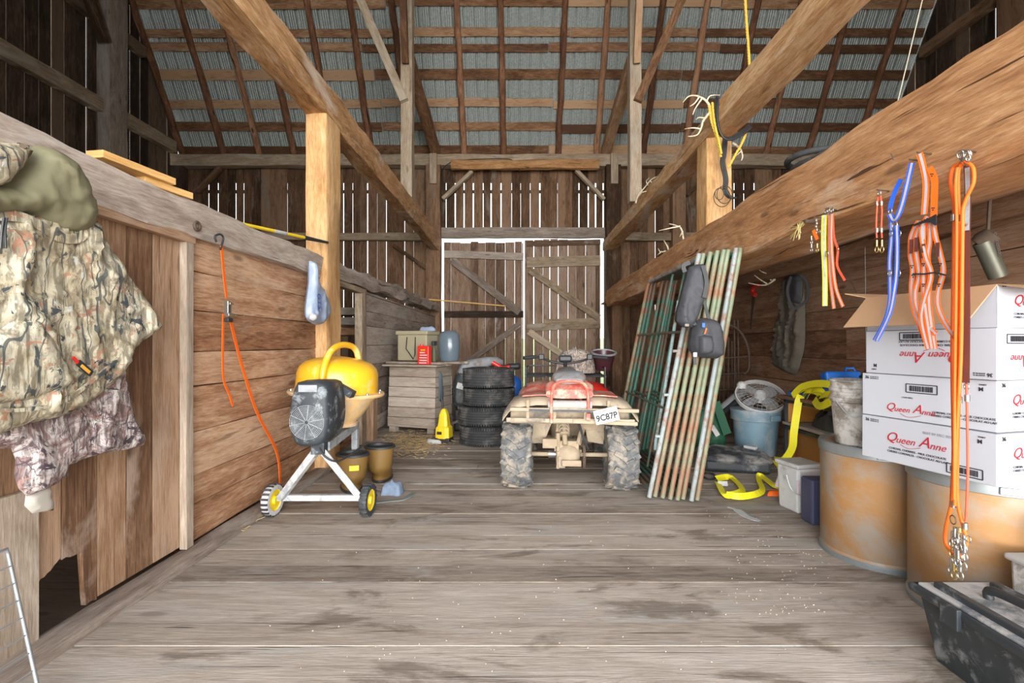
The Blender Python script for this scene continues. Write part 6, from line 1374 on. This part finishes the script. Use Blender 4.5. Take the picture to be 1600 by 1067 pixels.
# coat on granary wall
bp = [(1234, 432), (1246, 428), (1254, 440), (1258, 480), (1257, 540), (1252, 562), (1244, 585), (1228, 580), (1213, 568), (1218, 520), (1226, 470)]
g = thing('brown_coat', 'dark brown work coat hanging on the granary planks', 'coat', PX(1240, 430, 3.3))
m = MB(); puff(m, smoothpoly(poly(bp, 3.30), 2), yz(3.30), (-1, 0, 0), .09, .03, .08, .025, jf(0, .03, 1, 30)); m.build('coat_body', M['browncoat'], g, smooth=80)
m = MB(); puff(m, smoothpoly(poly([(1233, 430), (1250, 430), (1254, 450), (1250, 475), (1236, 470), (1230, 450)], 3.24), 2), yz(3.24), (-1, 0, 0), .06, .03, .06, .025, jf(0, .01, 1, 30)); m.build('hood', M['blackcloth'], g, smooth=80)
g = thing('pruning_saw', 'red-handled pruning saw with dark curved blade on the granary planks', 'saw', PX(1175, 450, 3.3))
m = MB(); m.tube(spline([PX(x, y, 3.33) for x, y in ((1184, 446), (1178, 447), (1176, 456), (1180, 461))], 4), .03, 8); m.build('saw_handle', M['red'], g, smooth=60)
m = MB(); m.strap(spline([PX(x, y, 3.34) for x, y in ((1179, 458), (1176, 480), (1173, 515))], 4), [.09]*4+[.06]*4+[.01], .006, (-1, 0, 0)); m.build('saw_blade', M['rust'], g)
# telescoping drive tube under loft
g = thing('drive_shaft', 'dusty steel drive tube with chain slung under the loft above the cartons', 'drive shaft', P(1540, 380, 2.9))
a, b_ = P(1535, 378, 2.75), P(1560, 432, 2.75)
m = MB(); m.tube([a, b_], .045, 16); m.build('tube', plain('olive_steel', (.14, .14, .11), .45, .5, .2, 10), g, smooth=60)
m = MB(); m.lathe([(.0, -.05), (.05, -.05), (.06, -.02), (.05, .03), (0, .05)], a+V((.03, 0, .02)), 16, RX(40)@RY(30)); m.build('joint_head', M['rust'], g, smooth=50)
m = MB(); m.tube([a+V((.03, 0, .04)), V((a.x+.05, a.y, 2.14))], .01, 6); m.build('hanger', M['rust'], g)
for i in range(9): c = P(1555+i*.9, 366+i*4, 2.7); m = MB(); m.tube([c+V((.006*math.cos(t), 0, .009*math.sin(t))) for t in [k*PI/5 for k in range(10)]], .0022, 5, close=True); m.build('chain_link', M['steel'], g)
# tangle of wire by the coat
m = MB(); m.tube(spline([PX(x, y, 3.2) for x, y in ((1318, 410), (1330, 440), (1342, 470), (1336, 500))], 4), .003, 5); tag(m.build('loose_wire', M['rust']), 'loose rusty wire hanging from the loft beside the open carton', 'wire')
g = thing('vest_harness', 'small black webbing halter hanging under the loft before the brown coat', 'halter', P(1250, 430, 5))
m = MB(); m.strap(spline([P(x, y, 5.2) for x, y in ((1236, 432), (1230, 455), (1238, 480), (1250, 478), (1262, 465), (1260, 440), (1250, 430))], 4), .03, .006, (0, -1, 0)); m.build('halter_loop', M['black'], g)
